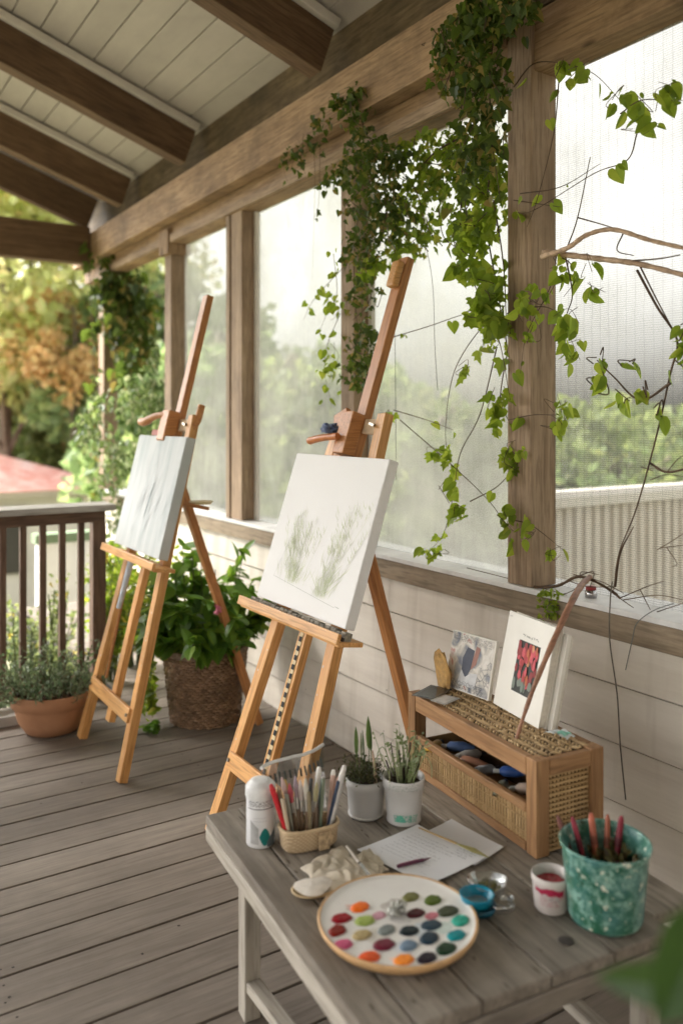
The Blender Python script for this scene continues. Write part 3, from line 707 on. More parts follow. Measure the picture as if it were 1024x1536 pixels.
# bold shapes on the painting
fo=BLa+nra*.0012
b=MB(); b.add([fo+ua*x+upa*y for x,y in((.062,.05),(.085,.045),(.098,.07),(.105,.13),(.075,.135),(.06,.10))],[tuple(range(6))]); b.build('navy_patch',solid((.09,.10,.14),.5),oa)
b=MB(); b.add([fo+nra*.0004+ua*x+upa*y for x,y in((.098,.07),(.118,.09),(.128,.14),(.112,.145),(.104,.11))],[tuple(range(5))]); b.build('red_patch',solid((.40,.20,.16),.5),oa)
b=MB(); b.add([fo+nra*.0007+ua*x+upa*y for x,y in((.05,.02),(.125,.018),(.13,.065),(.10,.06),(.08,.045),(.062,.065))],[tuple(range(6))]); b.build('white_patch',solid((.70,.70,.71),.5),oa)
b=MB()
for q in range(6): scribble(b,fo+nra*.001+ua*.03+upa*(.008+.004*q),ua,upa,nra,.13,.006,8,q,.0008)
for q in range(5): scribble(b,fo+nra*.001+ua*.01+upa*(.150+.004*q),ua,upa,nra,.16,.006,8,20+q,.0007)
b.build('ink_scrawl',M['inkb'],oa)
# dried yellow leaf / cone in front
cc=V((1.688,2.045,sz+.055)); b=blobmesh((0,0,0),.012,.034,.060,3,.22,26,3)
ol=b.build('dried_seed_head',plain('straw_seed_head',(.60,.36,.13),.85,.35,70,col2=(.40,.25,.11),bump=1),M=Matrix.Translation(cc)@Matrix.Rotation(-.25,4,'X'),label='yellow dried seed head leaning on the left edge of the small abstract painting',cat='seed head')
# photo cards on the far end of the shelf
for i,(a,b_,r,w,h,c,lb) in enumerate(((.705,-.005,.5,.12,.075,(.07,.07,.065),'dark glossy photo print lying at the far end of the rattan shelf'),(.700,-.085,.35,.075,.055,(.60,.60,.60),'pale photo print lying in front of the dark print on the rattan shelf'))):
    o=empty('photo_print',lb,'photo',T(a,b_,sz+.003))
    Mx=Matrix.Translation(T(a,b_,sz+.0045+.002*i))@Matrix.Rotation(r-AR,4,'Z')
    b=MB(); b.box(-w/2,w/2,-h/2,h/2,0,.0015); b.build('print_sheet',solid((.10,.095,.09) if i==0 else (.42,.41,.39),.25),o,M=Mx)
    b=MB(); b.box(-w/2+.008,w/2-.008,-h/2+.008,h/2-.008,.0016,.0019); b.build('print_image',solid(c,.2),o,M=Mx)
# plastic packet
pk=empty('plastic_packet','small clear plastic packet with a green label on the near end of the rattan shelf','packet',T(.79,-.50,sz))
b=MB(); N=8; vs=[]; c0=T(.800,-.430,sz+.006)
for i in range(N+1):
    for j in range(N+1):
        vs.append(c0+E2*(-.06*(i/N)+.002)+E1*(.04*(j/N)+.02*i/N-.02)+V((0,0,.004+.008*mnoise.noise(V((i*.7,j*.7,2)))+.006*math.sin(i/N*3.1))))
b.add(vs,[(i*(N+1)+j,(i+1)*(N+1)+j,(i+1)*(N+1)+j+1,i*(N+1)+j+1) for i in range(N) for j in range(N)],0,True)
b.build('packet_film',plain('crinkled_film',(.55,.60,.60),.15,.2,50,col2=(.75,.77,.76)),pk)
b=MB(); b.add([v+V((0,0,.0015)) for v in vs],[(i*(N+1)+j,(i+1)*(N+1)+j,(i+1)*(N+1)+j+1,i*(N+1)+j+1) for i in range(4,N-1) for j in range(2,N-1)],0,True); b.build('green_label',solid((.28,.62,.50),.4),pk)
# stick
pts=curve([atx(774,1109,1.587),atx(797,1040,1.640),atx(826,970,1.70),atx(856,905,1.82),atx(872,878,1.98),atx(884,866,2.10)],6)
k=len(pts); b=MB(); b.tube(pts,[.0045+.0052*min(1,i/k*1.8)*(1-.3*max(0,i/k-.8)/.2)+.0008*math.sin(i*1.7) for i in range(k)],10)
b.build('stick',M['stick'],label='smooth reddish brown stick leaning from the rattan shelf up to the window sill',cat='stick')
# red capped pot on sill
jc=atx(886,903,2.14); jc.z=.929
o=empty('sill_jar','tiny dark jar with a red lid standing on the white window sill','jar',jc)
b=MB(); b.lathe([(0,0),(.018,0),(.020,.012),(.016,.026),(0,.026)],jc,14); b.build('jar_body',clearplastic('smoked_jar',.35,(.35,.3,.3)),o)
b=MB(); b.lathe([(0,.026),(.017,.026),(.016,.036),(0,.038)],jc,14); b.build('lid',solid((.30,.03,.03),.4),o)

# ================================================================ TABLE ITEMS
# bottle
bo=empty('gesso_bottle','white plastic gesso bottle with a ridged cap at the far left of the table','bottle',T(.081,-.169))
c=T(.081,-.169)
b=MB(); b.lathe([(0,0),(.034,0),(.0365,.003),(.0365,.118),(.035,.122)],c,36); b.build('bottle_body',plain('bottle_plastic',(.74,.74,.75),.35,.03,5),bo)
b=MB(); b.lathe([(.0375,.121),(.0385,.124),(.0385,.146),(.035,.152),(.030,.153),(.027,.160),(.015,.162),(0,.162)],c,60,fn=lambda q,z:1+.012*math.cos(q*30) if .122<z<.147 else 1); b.build('cap',solid((.80,.80,.79),.4),bo)
def cyl_patch(c,r,q0,q1,z0,z1,nm,mat,par,fn=None,n=14):
    b=MB(); vs=[]
    for i in range(n+1):
        q=q0+(q1-q0)*i/n
        za,zb=(z0,z1) if not fn else fn(i/n)
        for z in(za,zb): vs.append(V(c)+V((r*math.cos(q),r*math.sin(q),z)))
    b.add(vs,[(2*i,2*i+2,2*i+3,2*i+1) for i in range(n)],0,True); return b.build(nm,mat,par)
camq=math.atan2(-c.y,-c.x)
cyl_patch(c,.0369,camq-1.0,camq+1.1,.099,.101,'label_line',M['inkb'],bo)
def cyl_scrib(c,r,q0,z,w,h,seed,nm,mat,par,wd=.0008,taper=0):
    b=MB(); rn=random.Random(seed); q=q0; vs=[]
    while q<q0+w/r:
        pts=[]; L=rn.uniform(.6,2.2)*h/r; kk=5
        for i in range(kk):
            zz=z+rn.uniform(-.5,.5)*h; qq=q+L*i/(kk-1); pts.append(V(c)+V(((r+taper*zz)*math.cos(qq),(r+taper*zz)*math.sin(qq),zz)))
        nr_=V((math.cos(q),math.sin(q),0)); ribbon(b,pts,wd,nr_); q+=L+.4*h/r
    return b.build(nm,mat,par)
for i in range(3): cyl_scrib(c,.0371,camq-.95,.107+.005*i,.062,.005,i,'label_writing',M['inkb'],bo,.0013)
for i in range(2): cyl_scrib(c,.0371,camq-.5,.078-.008*i,.03,.003,i+7,'label_writing',M['ink'],bo,.0005)
cyl_patch(c,.0371,camq-.1,camq+.7,.01,.05,'teal_label',solid((.01,.20,.19),.35),bo,fn=lambda t:(.030-.022*math.sin(t*3.14),.030+.022*math.sin(t*3.14)))
cyl_patch(c,.0373,camq-.75,camq-.15,.01,.07,'grey_label',solid((.45,.45,.45),.35),bo,fn=lambda t:(.012,.072-.02*t))
cyl_patch(c,.0372,camq+.45,camq+1.2,.01,.05,'dark_label',solid((.12,.15,.18),.35),bo,fn=lambda t:(.004,.018+.03*t))
# brush basket
bc=T(.185,-.237); bk_=empty('brush_basket','small oval cream woven basket holding the paint brushes','basket',bc)
Mr=Matrix.Rotation(-AR-.05,4,'Z')
def oval(prof,sx,sy,nm,mat,par,cc,n=48,**k):
    b=MB(); b.lathe(prof,cc,n,sx=sx,sy=sy,M=Mr.to_3x3(),**k); return b.build(nm,mat,par)
wv=NT('woven_cream_straw'); tc=wv.N('ShaderNodeTexCoord').outputs['Object']
w1=wv.N('ShaderNodeTexWave',{'Vector':tc,'Scale':70.0,'Distortion':1.0},bands_direction='DIAGONAL').outputs[0]; w2=wv.N('ShaderNodeTexWave',{'Vector':wv.N('ShaderNodeMapping',{'Vector':tc,'Scale':(-1,-1,1)}).outputs[0],'Scale':70.0,'Distortion':1.0},bands_direction='DIAGONAL').outputs[0]
ww=wv.math('MULTIPLY',w1,w2); wv.set(col=wv.mixc(ww,(.46,.33,.20),(.66,.52,.34)),rough=.8); wv.bump(ww,.8,.002)
sq=lambda q,z:1/((abs(math.cos(q))**3.2+abs(math.sin(q))**3.2)**(1/3.2))
oval([(0,.002),(.066,.002),(.072,.010),(.075,.045),(.0755,.052),(.070,.052),(.068,.012),(0,.010)],1,.52,'basket_body',wv.m,bk_,bc,fn=sq)
oval([(.0765,.050),(.079,.054),(.077,.060),(.072,.060),(.070,.054),(.0765,.050)],1,.56,'basket_rim',solid((.60,.45,.28),.7),bk_,bc,fn=sq)
b=MB(); p=bc+E1*.022-E2*.046; b.bar(p+V((0,0,.004)),p+V((0,0,.050)),.030,.006,-E2); b.bar(p+E1*.006-E2*.003+V((0,0,.012)),p+E1*.022-E2*.003+V((0,0,.040)),.014,.004,-E2)
b.build('raffia_tie',plain('raffia',(.55,.40,.24),.8,.3,90,bump=.5),bk_,bevel=.002)
br=[('cream handled',(.62,.50,.36),-.058,.125,0),('slim grey handled',(.22,.21,.20),-.050,.118,0),('grey green handled',(.26,.25,.20),-.040,.13,0),('scarlet topped',(.55,.02,.03),-.062,.150,2),('rose red bristled',(.45,.08,.10),-.028,.150,1),('white and crimson',(.70,.62,.60),-.016,.150,1),('olive brown handled',(.27,.22,.13),-.004,.128,0),('pale pink tipped',(.62,.45,.42),-.030,.165,1),('dried grass like',(.42,.38,.22),.008,.150,1),('dark walnut handled',(.13,.09,.06),.014,.115,0),('white capped',(.72,.70,.68),.026,.145,1),('deep teal handled',(.01,.10,.13),.034,.140,0),('chalky white fat',(.70,.68,.66),.044,.165,2),('black handled',(.03,.035,.04),.052,.128,0),('blush pink leaning',(.68,.46,.38),.064,.150,2),('dove grey fat',(.50,.48,.46),.050,.172,2),('mustard bristled',(.45,.30,.08),-.034,.155,1),('ash brown bristled',(.30,.24,.18),-.046,.148,1),('ivory tipped slim',(.66,.62,.54),-.010,.158,1),('charcoal handled tall',(.07,.07,.075),.006,.150,0),('soft lilac bristled',(.42,.34,.40),-.022,.158,1),('sage green handled',(.20,.24,.17),.020,.152,0),('bone white slim',(.68,.65,.60),.018,.160,2),('coffee brown handled',(.20,.12,.07),-.052,.140,0),('navy handled',(.03,.05,.10),.040,.150,0),('salmon bristled',(.60,.33,.24),.056,.150,1)]
for i,(nm,col,a,L,ty) in enumerate(br):
    bb=(-.018,.012,-.002)[i%3]+U(-.004,.004); a=max(-.052,min(.052,a)); bb*=(1-(a/.075)**2); p=bc+E1*a+E2*bb+V((0,0,.013)); d=(V((0,0,1))+E1*(a*4.2+U(-.08,.08))+E2*U(-.08,.2)).normalized()
    o=empty('paint_brush',nm+' brush standing in the small cream basket','brush',p,group='brushes in the cream basket')
    r=.0042 if ty==0 else (.0048 if ty==1 else .0070)
    bm_=MB()
    if ty==0:
        bm_.tube([p,p+d*L*.55,p+d*L*.62,p+d*L*.98,p+d*L],[r*.8,r*1.15,r*1.3,r*1.2,r*.5],10); bm_.build('handle',solid(col,.45),o)
    elif ty==1:
        bm_.tube([p,p+d*L*.5],[r*.7,r],10); bm_.build('handle',solid((.20,.13,.08),.45),o)
        bm_=MB(); bm_.tube([p+d*L*.5,p+d*L*.68],[r*1.05,r*1.15],10); bm_.build('ferrule',solid((.55,.54,.52),.3,metal=1),o)
        bm_=MB(); bm_.tube([p+d*L*.68,p+d*L*.85,p+d*L],[r*1.1,r*1.5,r*.4],10); bm_.build('bristles',solid(col,.8),o)
    else:
        bm_.tube([p,p+d*L*.6,p+d*L],[r*.8,r,r],10); bm_.build('handle',solid(col,.5),o)
        bm_=MB(); bm_.tube([p+d*L,p+d*(L+.012)],[r*1.02,r*.6],10); bm_.build('end_cap',solid((.55,.02,.03) if nm[0]=='s' else (.75,.72,.68),.4),o)
# pouch behind
po=empty('plastic_pouch','clear zip pouch with a white zip propped behind the brush basket','pouch',T(.20,-.16))
b=MB(); vs=[]; N=14; z0,z1=.004,.175
for i in range(N+1):
    for j in range(7):
        t_=i/N; h_=j/6; vs.append(T(.095+.20*t_,-.155+.035*t_+.010*math.sin(t_*7)+.02*h_,ZT+z0+(z1-z0+.012*t_)*h_)+E2*.006*mnoise.noise(V((i*.6,j*.8,0))))
b.add(vs,[(i*7+j,(i+1)*7+j,(i+1)*7+j+1,i*7+j+1) for i in range(N) for j in range(6)],0,True)
b.build('pouch_film',clearplastic('pouch_film_plastic',.22),po)
b=MB(); b.tube([vs[i*7+6] for i in range(N+1)],.0045,8); b.build('zip',solid((.68,.67,.65),.4),po)
b=MB()
for i in range(1,N):
    q=vs[i*7+5]-E2*.002; q2=vs[i*7+4]-E2*.002
    b.bar(q,q.lerp(q2,.8)+E1*.004,.005,.0008,-E2)
b.build('pouch_stripe',solid((.10,.11,.10),.5),po)

# pots on table
def pot(nm,label,c,prof,mat,cat='pot'):
    o=empty(nm,label,cat,c); b=MB(); b.lathe(prof,c,40); b.build('pot_body',mat,o); return o
gc=T(.393,-.155)
g1=pot('grey_pot','short pale grey ceramic pot with small leafed herbs and tall stems','',[(0,0)],None) if False else None
o=empty('herb_pot','short pale grey ceramic pot with dark small leafed herb on the table','potted plant',gc)
b=MB(); b.lathe([(0,0),(.043,0),(.046,.004),(.0475,.020),(.051,.078),(.0535,.080),(.0545,.102),(.051,.104),(.049,.098),(.047,.085),(0,.084)],gc,40); b.build('pot_body',plain('grey_glaze',(.46,.45,.44),.4,.06,8),o)
b=MB(); b.lathe([(.0450,.0035),(.0482,.0045),(.0482,.009),(.0460,.010)],gc,40); b.build('foot_rim',solid((.62,.60,.57),.5),o)
b=MB(); b.lathe([(0,.090),(.047,.088)],gc,24); b.build('soil',M['soil'],o)
b=MB()
for i in range(620):
    q=U(0,6.28); r=.058*math.sqrt(R()); cx=.012*math.cos(q); p=gc+V((r*math.cos(q),r*math.sin(q),.10+U(0,.05)*(1-r*8)))
    if i%2: p=p+(-E1*.035+E2*.01)*R()+V((0,0,.02*R()))
    b.leaf(p,rdir(.6),rdir(),U(.006,.011),OVAL,0)
b.build('herb_leaves',leafmat('dark_thyme_leaves',(.035,.045,.018),(.085,.095,.035),.25,c3=(.14,.14,.06)),o)
b=MB()
for i in range(60):
    q=U(0,6.28); d=V((.05*math.cos(q),.05*math.sin(q),U(.02,.06)))+(-E1*.03)*R(); b.tube([gc+V((0,0,.09)),gc+V((0,0,.1))+d*.6,gc+V((0,0,.1))+d],.0007,4)
b.build('herb_stems',solid((.09,.07,.04),.8),o)
b=MB(); 
for dx,dy,h,w in((-.020,.01,.13,.0045),(.0,.0,.125,.002),(-.004,.012,.115,.002),(.016,.006,.150,.005),(.022,.0,.14,.0035)):
    p=gc+E1*dx+E2*dy+V((0,0,.09)); tp=p+V((0,0,h*1.12))+E1*U(-.012,.0)
    b.leaf(p.lerp(tp,.45),(tp-p),-E2,(tp-p).length*.6,[(w/.08,.2),(w/.06,.5),(w/.09,.8)],0,fold=.05,curl=0); b.tube([p,tp],.0014,5)
b.build('tall_blades',leafmat('leek_blades',(.05,.11,.03),(.13,.2,.06),.3),o)
b=MB(); p=gc+E1*.020-E2*.02+V((0,0,.085)); b.tube([p,p+V((0,0,.05))-E1*.003,p+V((0,0,.095))-E1*.010],[.0052,.0045,.0022],9)
b.build('cut_stem',solid((.60,.42,.30),.6),o)
wc=T(.470,-.228)
o=empty('stem_pot','white cup pot printed with green marks, full of cut green stems','potted plant',wc)
b=MB(); b.lathe([(0,0),(.044,0),(.0465,.003),(.0465,.008),(.045,.010),(.0525,.092),(.0565,.094),(.0575,.117),(.0560,.121),(.053,.119),(.050,.10),(.044,.02),(0,.018)],wc,44); b.build('pot_body',plain('white_plastic_pot',(.66,.65,.64),.4,.06,6),o)
q0=math.atan2(-wc.y,-wc.x)
for i in range(3): cyl_scrib(wc,.0573,q0-.75,.101+.006*i,.078,.006,i+40,'rim_writing',solid((.16,.24,.20),.6),o,.0009)
for i,(qa,w) in enumerate(((-.55,.045),(.3,.02))):
    for k in range(4): cyl_scrib(wc,.0465+.0002*k,q0+qa,.016+.005*k,w,.006,i*9+k,'green_print',solid((.12,.50,.36),.6),o,.0016,taper=.09)
cyl_patch(wc,.0478,q0-.5,q0+.12,0,0,'green_print_patch',solid((.20,.58,.44),.5),o,fn=lambda t:(.014,.014+.018*math.sin(t*3.0)+.001))
b=MB(); b.lathe([(0,.10),(.049,.10)],wc,24); b.build('soil',M['soil'],o)
b=MB(); bl=MB()
for i in range(34):
    q=U(0,6.28); r=U(0,.03); p=wc+V((r*math.cos(q),r*math.sin(q),.10)); d=V((math.cos(q)*.05*U(.3,1.2),math.sin(q)*.05*U(.3,1.3),U(.07,.140)))
    pts=curve([p,p+d*.5+rdir()*.004,p+d+rdir()*.008],4); b.tube(pts,[.0022-.0002*j for j in range(len(pts))],5)
    for k in range(5):
        w_=pts[random.randrange(3,len(pts))]; bl.leaf(w_,rdir(.3),rdir(),U(.008,.018),OVAL,0)
for k in range(5):
    q=2.0+k*.8; a=wc+V((.03*math.cos(q),.03*math.sin(q),.11)); pts=curve([a,a+V((.03*math.cos(q),.03*math.sin(q),.07)),a+V((.05*math.cos(q),.05*math.sin(q),.055)),a+V((.052*math.cos(q),.052*math.sin(q),.02))],6); b.tube(pts,.0012,5)
b.build('cut_stems',isl('pale_green_stems',(.16,.22,.07),(.34,.36,.20)),o); bl.build('sprig_leaves',leafmat('sprig_leaf',(.12,.18,.06),(.3,.34,.2),.35),o)
b=MB()
for dx,h,r in((-.022,.215,.0022),(.034,.190,.004),(.012,.205,.0035),(-.008,.190,.003),(.024,.220,.0018),(.0,.175,.004),(-.030,.170,.003)):
    p=wc+E1*dx+V((0,0,.10)); b.tube([p,p+V((0,0,h-.1))+E1*dx*.8],[r,r*.7],7)
b.build('dark_twigs',solid((.05,.035,.028),.8),o)

# papers
def quad3(nm,mat,par,cs,th=.0006,curl=0):
    b=MB(); N=8; vs=[]
    for k in(0,1):
        for i in range(N+1):
            for j in range(N+1):
                s_,t_=i/N,j/N; p=cs[0].lerp(cs[1],s_).lerp(cs[3].lerp(cs[2],s_),t_)
                e=((s_-.5)**2+(t_-.5)**2)*2
                vs.append(p+V((0,0,k*th+curl*e*e)))
    m=N+1; fs=[]
    for i in range(N):
        for j in range(N):
            a,b1,c1,d=i*m+j,(i+1)*m+j,(i+1)*m+j+1,i*m+j+1; fs.append((a,d,c1,b1)); o_=m*m; fs.append((a+o_,b1+o_,c1+o_,d+o_))
    b.add(vs,fs,0,True); return b.build(nm,mat,par)
pz=ZT+.0015
c1=[atz(535,1278,pz),atz(626,1240,pz),atz(728,1290,pz),atz(642,1331,pz)]
c2=[atz(632,1252,pz),atz(677,1230,pz),atz(755,1272,pz),atz(712,1300,pz)]
p2=empty('blank_sheet','blank white sheet partly under the handwritten page','paper',c2[1]); quad3('sheet',M['paper'],p2,c2,curl=.002)
for i in range(4): c1[i]=c1[i]+V((0,0,.0022))
p1=empty('handwritten_page','white page of faint handwriting lying under the purple pen','paper',c1[0]); quad3('sheet',M['paper'],p1,c1,curl=.003)
b=MB(); uu=(c1[1]-c1[0]).normalized(); vv=(c1[3]-c1[0]).normalized(); wl=(c1[3]-c1[0]).length; hl=(c1[1]-c1[0]).length
# lines run roughly from lower-left edge (v direction) ; rows stacked along u
for r_ in range(9):
    t_=.20+.07*r_; o0=c1[1].lerp(c1[0],t_)+V((0,0,.0032)); scribble(b,o0+vv*.03,vv,uu,V((0,0,1)),wl*(.62 if r_%3 else .48),.0040,8,r_+60,.0008)
for r_ in range(4):
    o0=c1[1].lerp(c1[0],.12+.05*r_)+vv*(wl*.70)+V((0,0,.0033)); scribble(b,o0,vv,uu,V((0,0,1)),wl*.22,.0042,8,r_+80,.0011)
scribble(b,c1[0]+vv*.045+uu*.035+V((0,0,.0032)),vv,uu,V((0,0,1)),.012,.004,8,90,.0008)
scribble(b,c1[3]-vv*.05+uu*.03+V((0,0,.0032)),vv,uu,V((0,0,1)),.02,.003,8,91,.0005)
b.build('handwriting',M['ink'],p1)
# pen
a=atz(596,1300,ZT+.009); d=atz(646,1287,ZT+.009); pe=empty('pen','short dark purple pen lying on the handwritten page','pen',a)
b=MB(); b.tube([a,a.lerp(d,.75)],.0042,10); b.build('barrel',solid((.13,.02,.06),.35),pe)
b=MB(); b.tube([a.lerp(d,.75),a.lerp(d,.86),d],[.0038,.0026,.0007],10); b.build('tip',solid((.22,.10,.14),.3),pe)
b=MB(); b.tube([a.lerp(d,.05)+V((0,0,.0045)),a.lerp(d,.6)+V((0,0,.0045))],.0011,6); b.build('clip',solid((.40,.12,.22),.3),pe)
# gold brush
a=atz(628,1242,ZT+.010); d=atz(735,1287,ZT+.010); pe=empty('gold_brush','long thin gold handled brush with a flat olive tip across the papers','brush',a)
b=MB(); b.tube([a,a.lerp(d,.55)],[.0016,.0030],10); b.build('handle',solid((.46,.31,.13),.3),pe)
b=MB(); Mx,L=frame(a.lerp(d,.55),d,(0,0,1)); b.add([Mx@V(q) for q in((0,-.003,.0),(L*.5,-.0085,0),(L,0,-.002),(L*.5,.0085,0),(0,-.003,.003),(L*.5,-.0085,.003),(L,0,-.001),(L*.5,.0085,.003))],[(0,1,2,3),(4,7,6,5),(0,4,5,1),(1,5,6,2),(2,6,7,3),(3,7,4,0)]); b.build('flat_tip',solid((.36,.33,.13),.4),pe)
# cloths
def drape(nm,label,cs,h,seed,mat,thick=.003,fr=3.0,cat='cloth'):
    b=MB(); N=34; vs=[]
    for i in range(N+1):
        for j in range(N+1):
            s_,t_=i/N,j/N; p=cs[0].lerp(cs[1],s_).lerp(cs[3].lerp(cs[2],s_),t_)
            e=1-(2*abs(s_-.5))**4; e2=1-(2*abs(t_-.5))**4; q=V((s_*fr,t_*fr,seed)); 
            f_=abs(mnoise.noise(q))*1.2+.5*abs(mnoise.noise(q*2.3)); k=min(e,e2)
            off=V((mnoise.noise(q*1.4+V((9,0,0)))*.014,mnoise.noise(q*1.4+V((0,9,0)))*.014,0))
            vs.append(V((p.x,p.y,p.z))+off+V((0,0,.003+h*(.25+f_)*max(0,k)**.6)))
    m=N+1; b.add(vs,[(i*m+j,(i+1)*m+j,(i+1)*m+j+1,i*m+j+1) for i in range(N) for j in range(N)],0,True)
    o=b.build(nm,mat,None,label=label,cat=cat,o0=vs[0]); s_=o.modifiers.new('s','SOLIDIFY'); s_.thickness=thick; s_.offset=1; return o
z_=ZT+.001
drape('cotton_rag','crumpled cream rag bunched up in the middle of the table edge',[atz(452,1304,z_),atz(512,1270,z_),atz(566,1322,z_),atz(492,1352,z_)],.017,3,M['cloth'],.002,2.6)
drape('canvas_scrap','curled tan canvas scrap touching the handwritten page',[atz(524,1290,z_),atz(552,1276,z_),atz(586,1306,z_),atz(556,1324,z_)],.012,8,M['cloth2'],.004,2.2)
o=empty('scrap_dish','flat wooden dish with a white cotton pad, left of the palette','dish',atz(470,1345,ZT))
dc=atz(470,1340,ZT); b=MB(); b.lathe([(0,.001),(.030,.001),(.048,.010),(.050,.013),(.046,.013),(.028,.005),(0,.005)],dc,36,sx=1.05,sy=.8,M=Mr.to_3x3()); b.build('dish_body',solid((.62,.47,.27),.5),o)
b=MB(); N=20; vs=[]
for i in range(9):
    for j in range(N):
        r=.046*i/8; q=6.283*j/N; k=1+.10*math.sin(q*3+1); vs.append(dc+V((r*k*math.cos(q)*1.0,r*k*math.sin(q)*.82,.016+.007*(1-(i/8)**2)+.003*mnoise.noise(V((r*60*math.cos(q),r*60*math.sin(q),1))))))
b.add(vs,[(i*N+j,(i+1)*N+j,(i+1)*N+(j+1)%N,i*N+(j+1)%N) for i in range(8) for j in range(N)],0,True); b.build('cotton_pad',plain('cotton_pad_white',(.70,.64,.56),.9,.08,50,bump=.4),o)
a=atz(520,1270,ZT+.030); d=atz(563,1326,ZT+.012); o=empty('palette_knife','thin steel palette knife lying over the cream rag','palette knife',a)
b=MB(); b.tube([a,a.lerp(d,.45)],[.0035,.0045],8); b.build('handle',solid((.55,.50,.44),.4),o)
b=MB(); b.bar(a.lerp(d,.44),d,.009,.0012,(0,0,1)); b.build('blade',solid((.45,.44,.43),.25,metal=1),o)
# palette
pcx=T(.205,-.646); PZ=.028
pa=empty('palette','round white mixing palette with a pale wood rim and many dabs of paint','palette',pcx)
b=MB(); b.lathe([(0,.006),(.150,.006),(.160,.010),(.168,.022),(.1695,.028),(.1670,.031),(.163,.029)],pcx,72); b.build('wood_rim',solid((.66,.41,.20),.4),pa)
b=MB(); b.lathe([(0,.0245),(.150,.0245),(.159,.0265),(.1628,.0290)],pcx,72)
pm=plain('palette_porcelain',(.74,.72,.68),.25,.06,7,col2=(.66,.63,.60)); b.build('porcelain_face',pm,pa)
blobs=[(340,240,(.78,.17,.01)),(247,297,(.36,.005,.02)),(222,361,(.30,.022,.008)),(253,432,(.66,.13,.26)),(388,495,(.66,.10,.01)),(565,510,(.86,.27,.03)),(683,502,(.022,.008,.028)),(780,453,(.010,.058,.022)),(832,384,(.005,.33,.36)),(853,308,(.03,.36,.27)),(790,260,(.09,.105,.06)),(712,205,(.13,.19,.025)),(600,188,(.25,.25,.09)),(625,272,(.10,.012,.022)),(705,332,(.045,.085,.12)),(593,361,(.014,.032,.04)),(693,398,(.022,.055,.085)),(587,437,(.23,.32,.42)),(463,433,(.22,.025,.06)),(475,357,(.27,.30,.29)),(350,382,(.56,.45,.24)),(365,310,(.44,.54,.16)),(436,282,(.66,.38,.44)),(708,282,(.70,.26,.32))]
nms=['bright orange','crimson','brick red','candy pink','fiery orange','amber yellow','near black purple','dark green','turquoise','teal with yellow','grey green','leaf green','olive','burgundy','slate blue','dark slate','deep blue','light blue grey','magenta','mid grey','beige','lime green','pale pink','soft rose']
for i,(x,y,c) in enumerate(blobs):
    cc=atz(440+x/3.413,1290+y/3.413,ZT+.027); cc.z=ZT+.0248; b=MB(); N=22; vs=[]; r0=.0200*U(.9,1.08)*(.75 if i>=22 else 1); rot=U(0,3)
    pr_=[(0,1),(.35,.92),(.62,.98),(.85,.75),(1,.0)]
    for r,h in pr_:
        for j in range(N):
            q=6.283*j/N; k=1+.07*math.sin(q*2+rot)+.02*math.sin(q*5+rot*2)+.09*mnoise.noise(V((math.cos(q)*2,math.sin(q)*2,i*1.7)))
            vs.append(cc+V((r*r0*k*math.cos(q)*1.12,r*r0*k*math.sin(q)*.9,(.0045 if i<22 else .001)*h*(1+.5*mnoise.noise(V((r*3*math.cos(q),r*3*math.sin(q),i)))) )))
    b.add(vs,[(a_*N+j,(a_+1)*N+j,(a_+1)*N+(j+1)%N,a_*N+(j+1)%N) for a_ in range(4) for j in range(N)],0,True)
    c=tuple(q**1.15*.95 for q in c); mt=plain('paint_dab_%d'%i,c,.36,.25,90,col2=tuple(min(1,q*1.5+.02) for q in c) if i in(0,5,9,4) else tuple(q*.7 for q in c),bump=.7,spec=.3)
    b.build('paint_dab',mt,pa,label=nms[i]+' dab of paint')
# smears between dabs
for k,(x,y,c,rx) in enumerate(((520,235,(.55,.50,.46),.030),(560,300,(.62,.60,.58),.026),(420,390,(.66,.62,.56),.030),(650,360,(.60,.64,.68),.028),(760,350,(.58,.66,.62),.024),(560,450,(.66,.66,.68),.024))):
    cc=atz(440+x/3.413,1290+y/3.413,ZT+.025); cc.z=ZT+.0247+.0001*k; b=MB(); N=20; vs=[cc+V((rx*math.cos(q*.314)*(1+.2*math.sin(q)),rx*.8*math.sin(q*.314)*(1+.15*math.cos(q*1.7)),0)) for q in range(N)]; b.add(vs,[tuple(range(N))]); b.build('thin_wash',solid(c,.2),pa)
rn=random.Random(21)
for k in range(16):
    x,y,c=blobs[rn.randrange(22)]; a=atz(440+x/3.413,1290+y/3.413,ZT+.025); a.z=ZT+.02485+.00003*k
    an=rn.uniform(0,6.28); L=rn.uniform(.022,.040); d=V((math.cos(an),math.sin(an),0)); pr=V((-d.y,d.x,0))
    if ((a+d*L)-pcx-V((0,0,PZ))).length>.145: continue
    c=tuple(q*.45+.40 for q in c); b=MB(); ribbon(b,[a+d*L*t_+pr*(.004*math.sin(t_*5+k)) for t_ in(0,.25,.5,.75,1)],[.016,.014,.011,.008,.002],V((0,0,1))); b.build('paint_smear',solid(c,.3),pa)
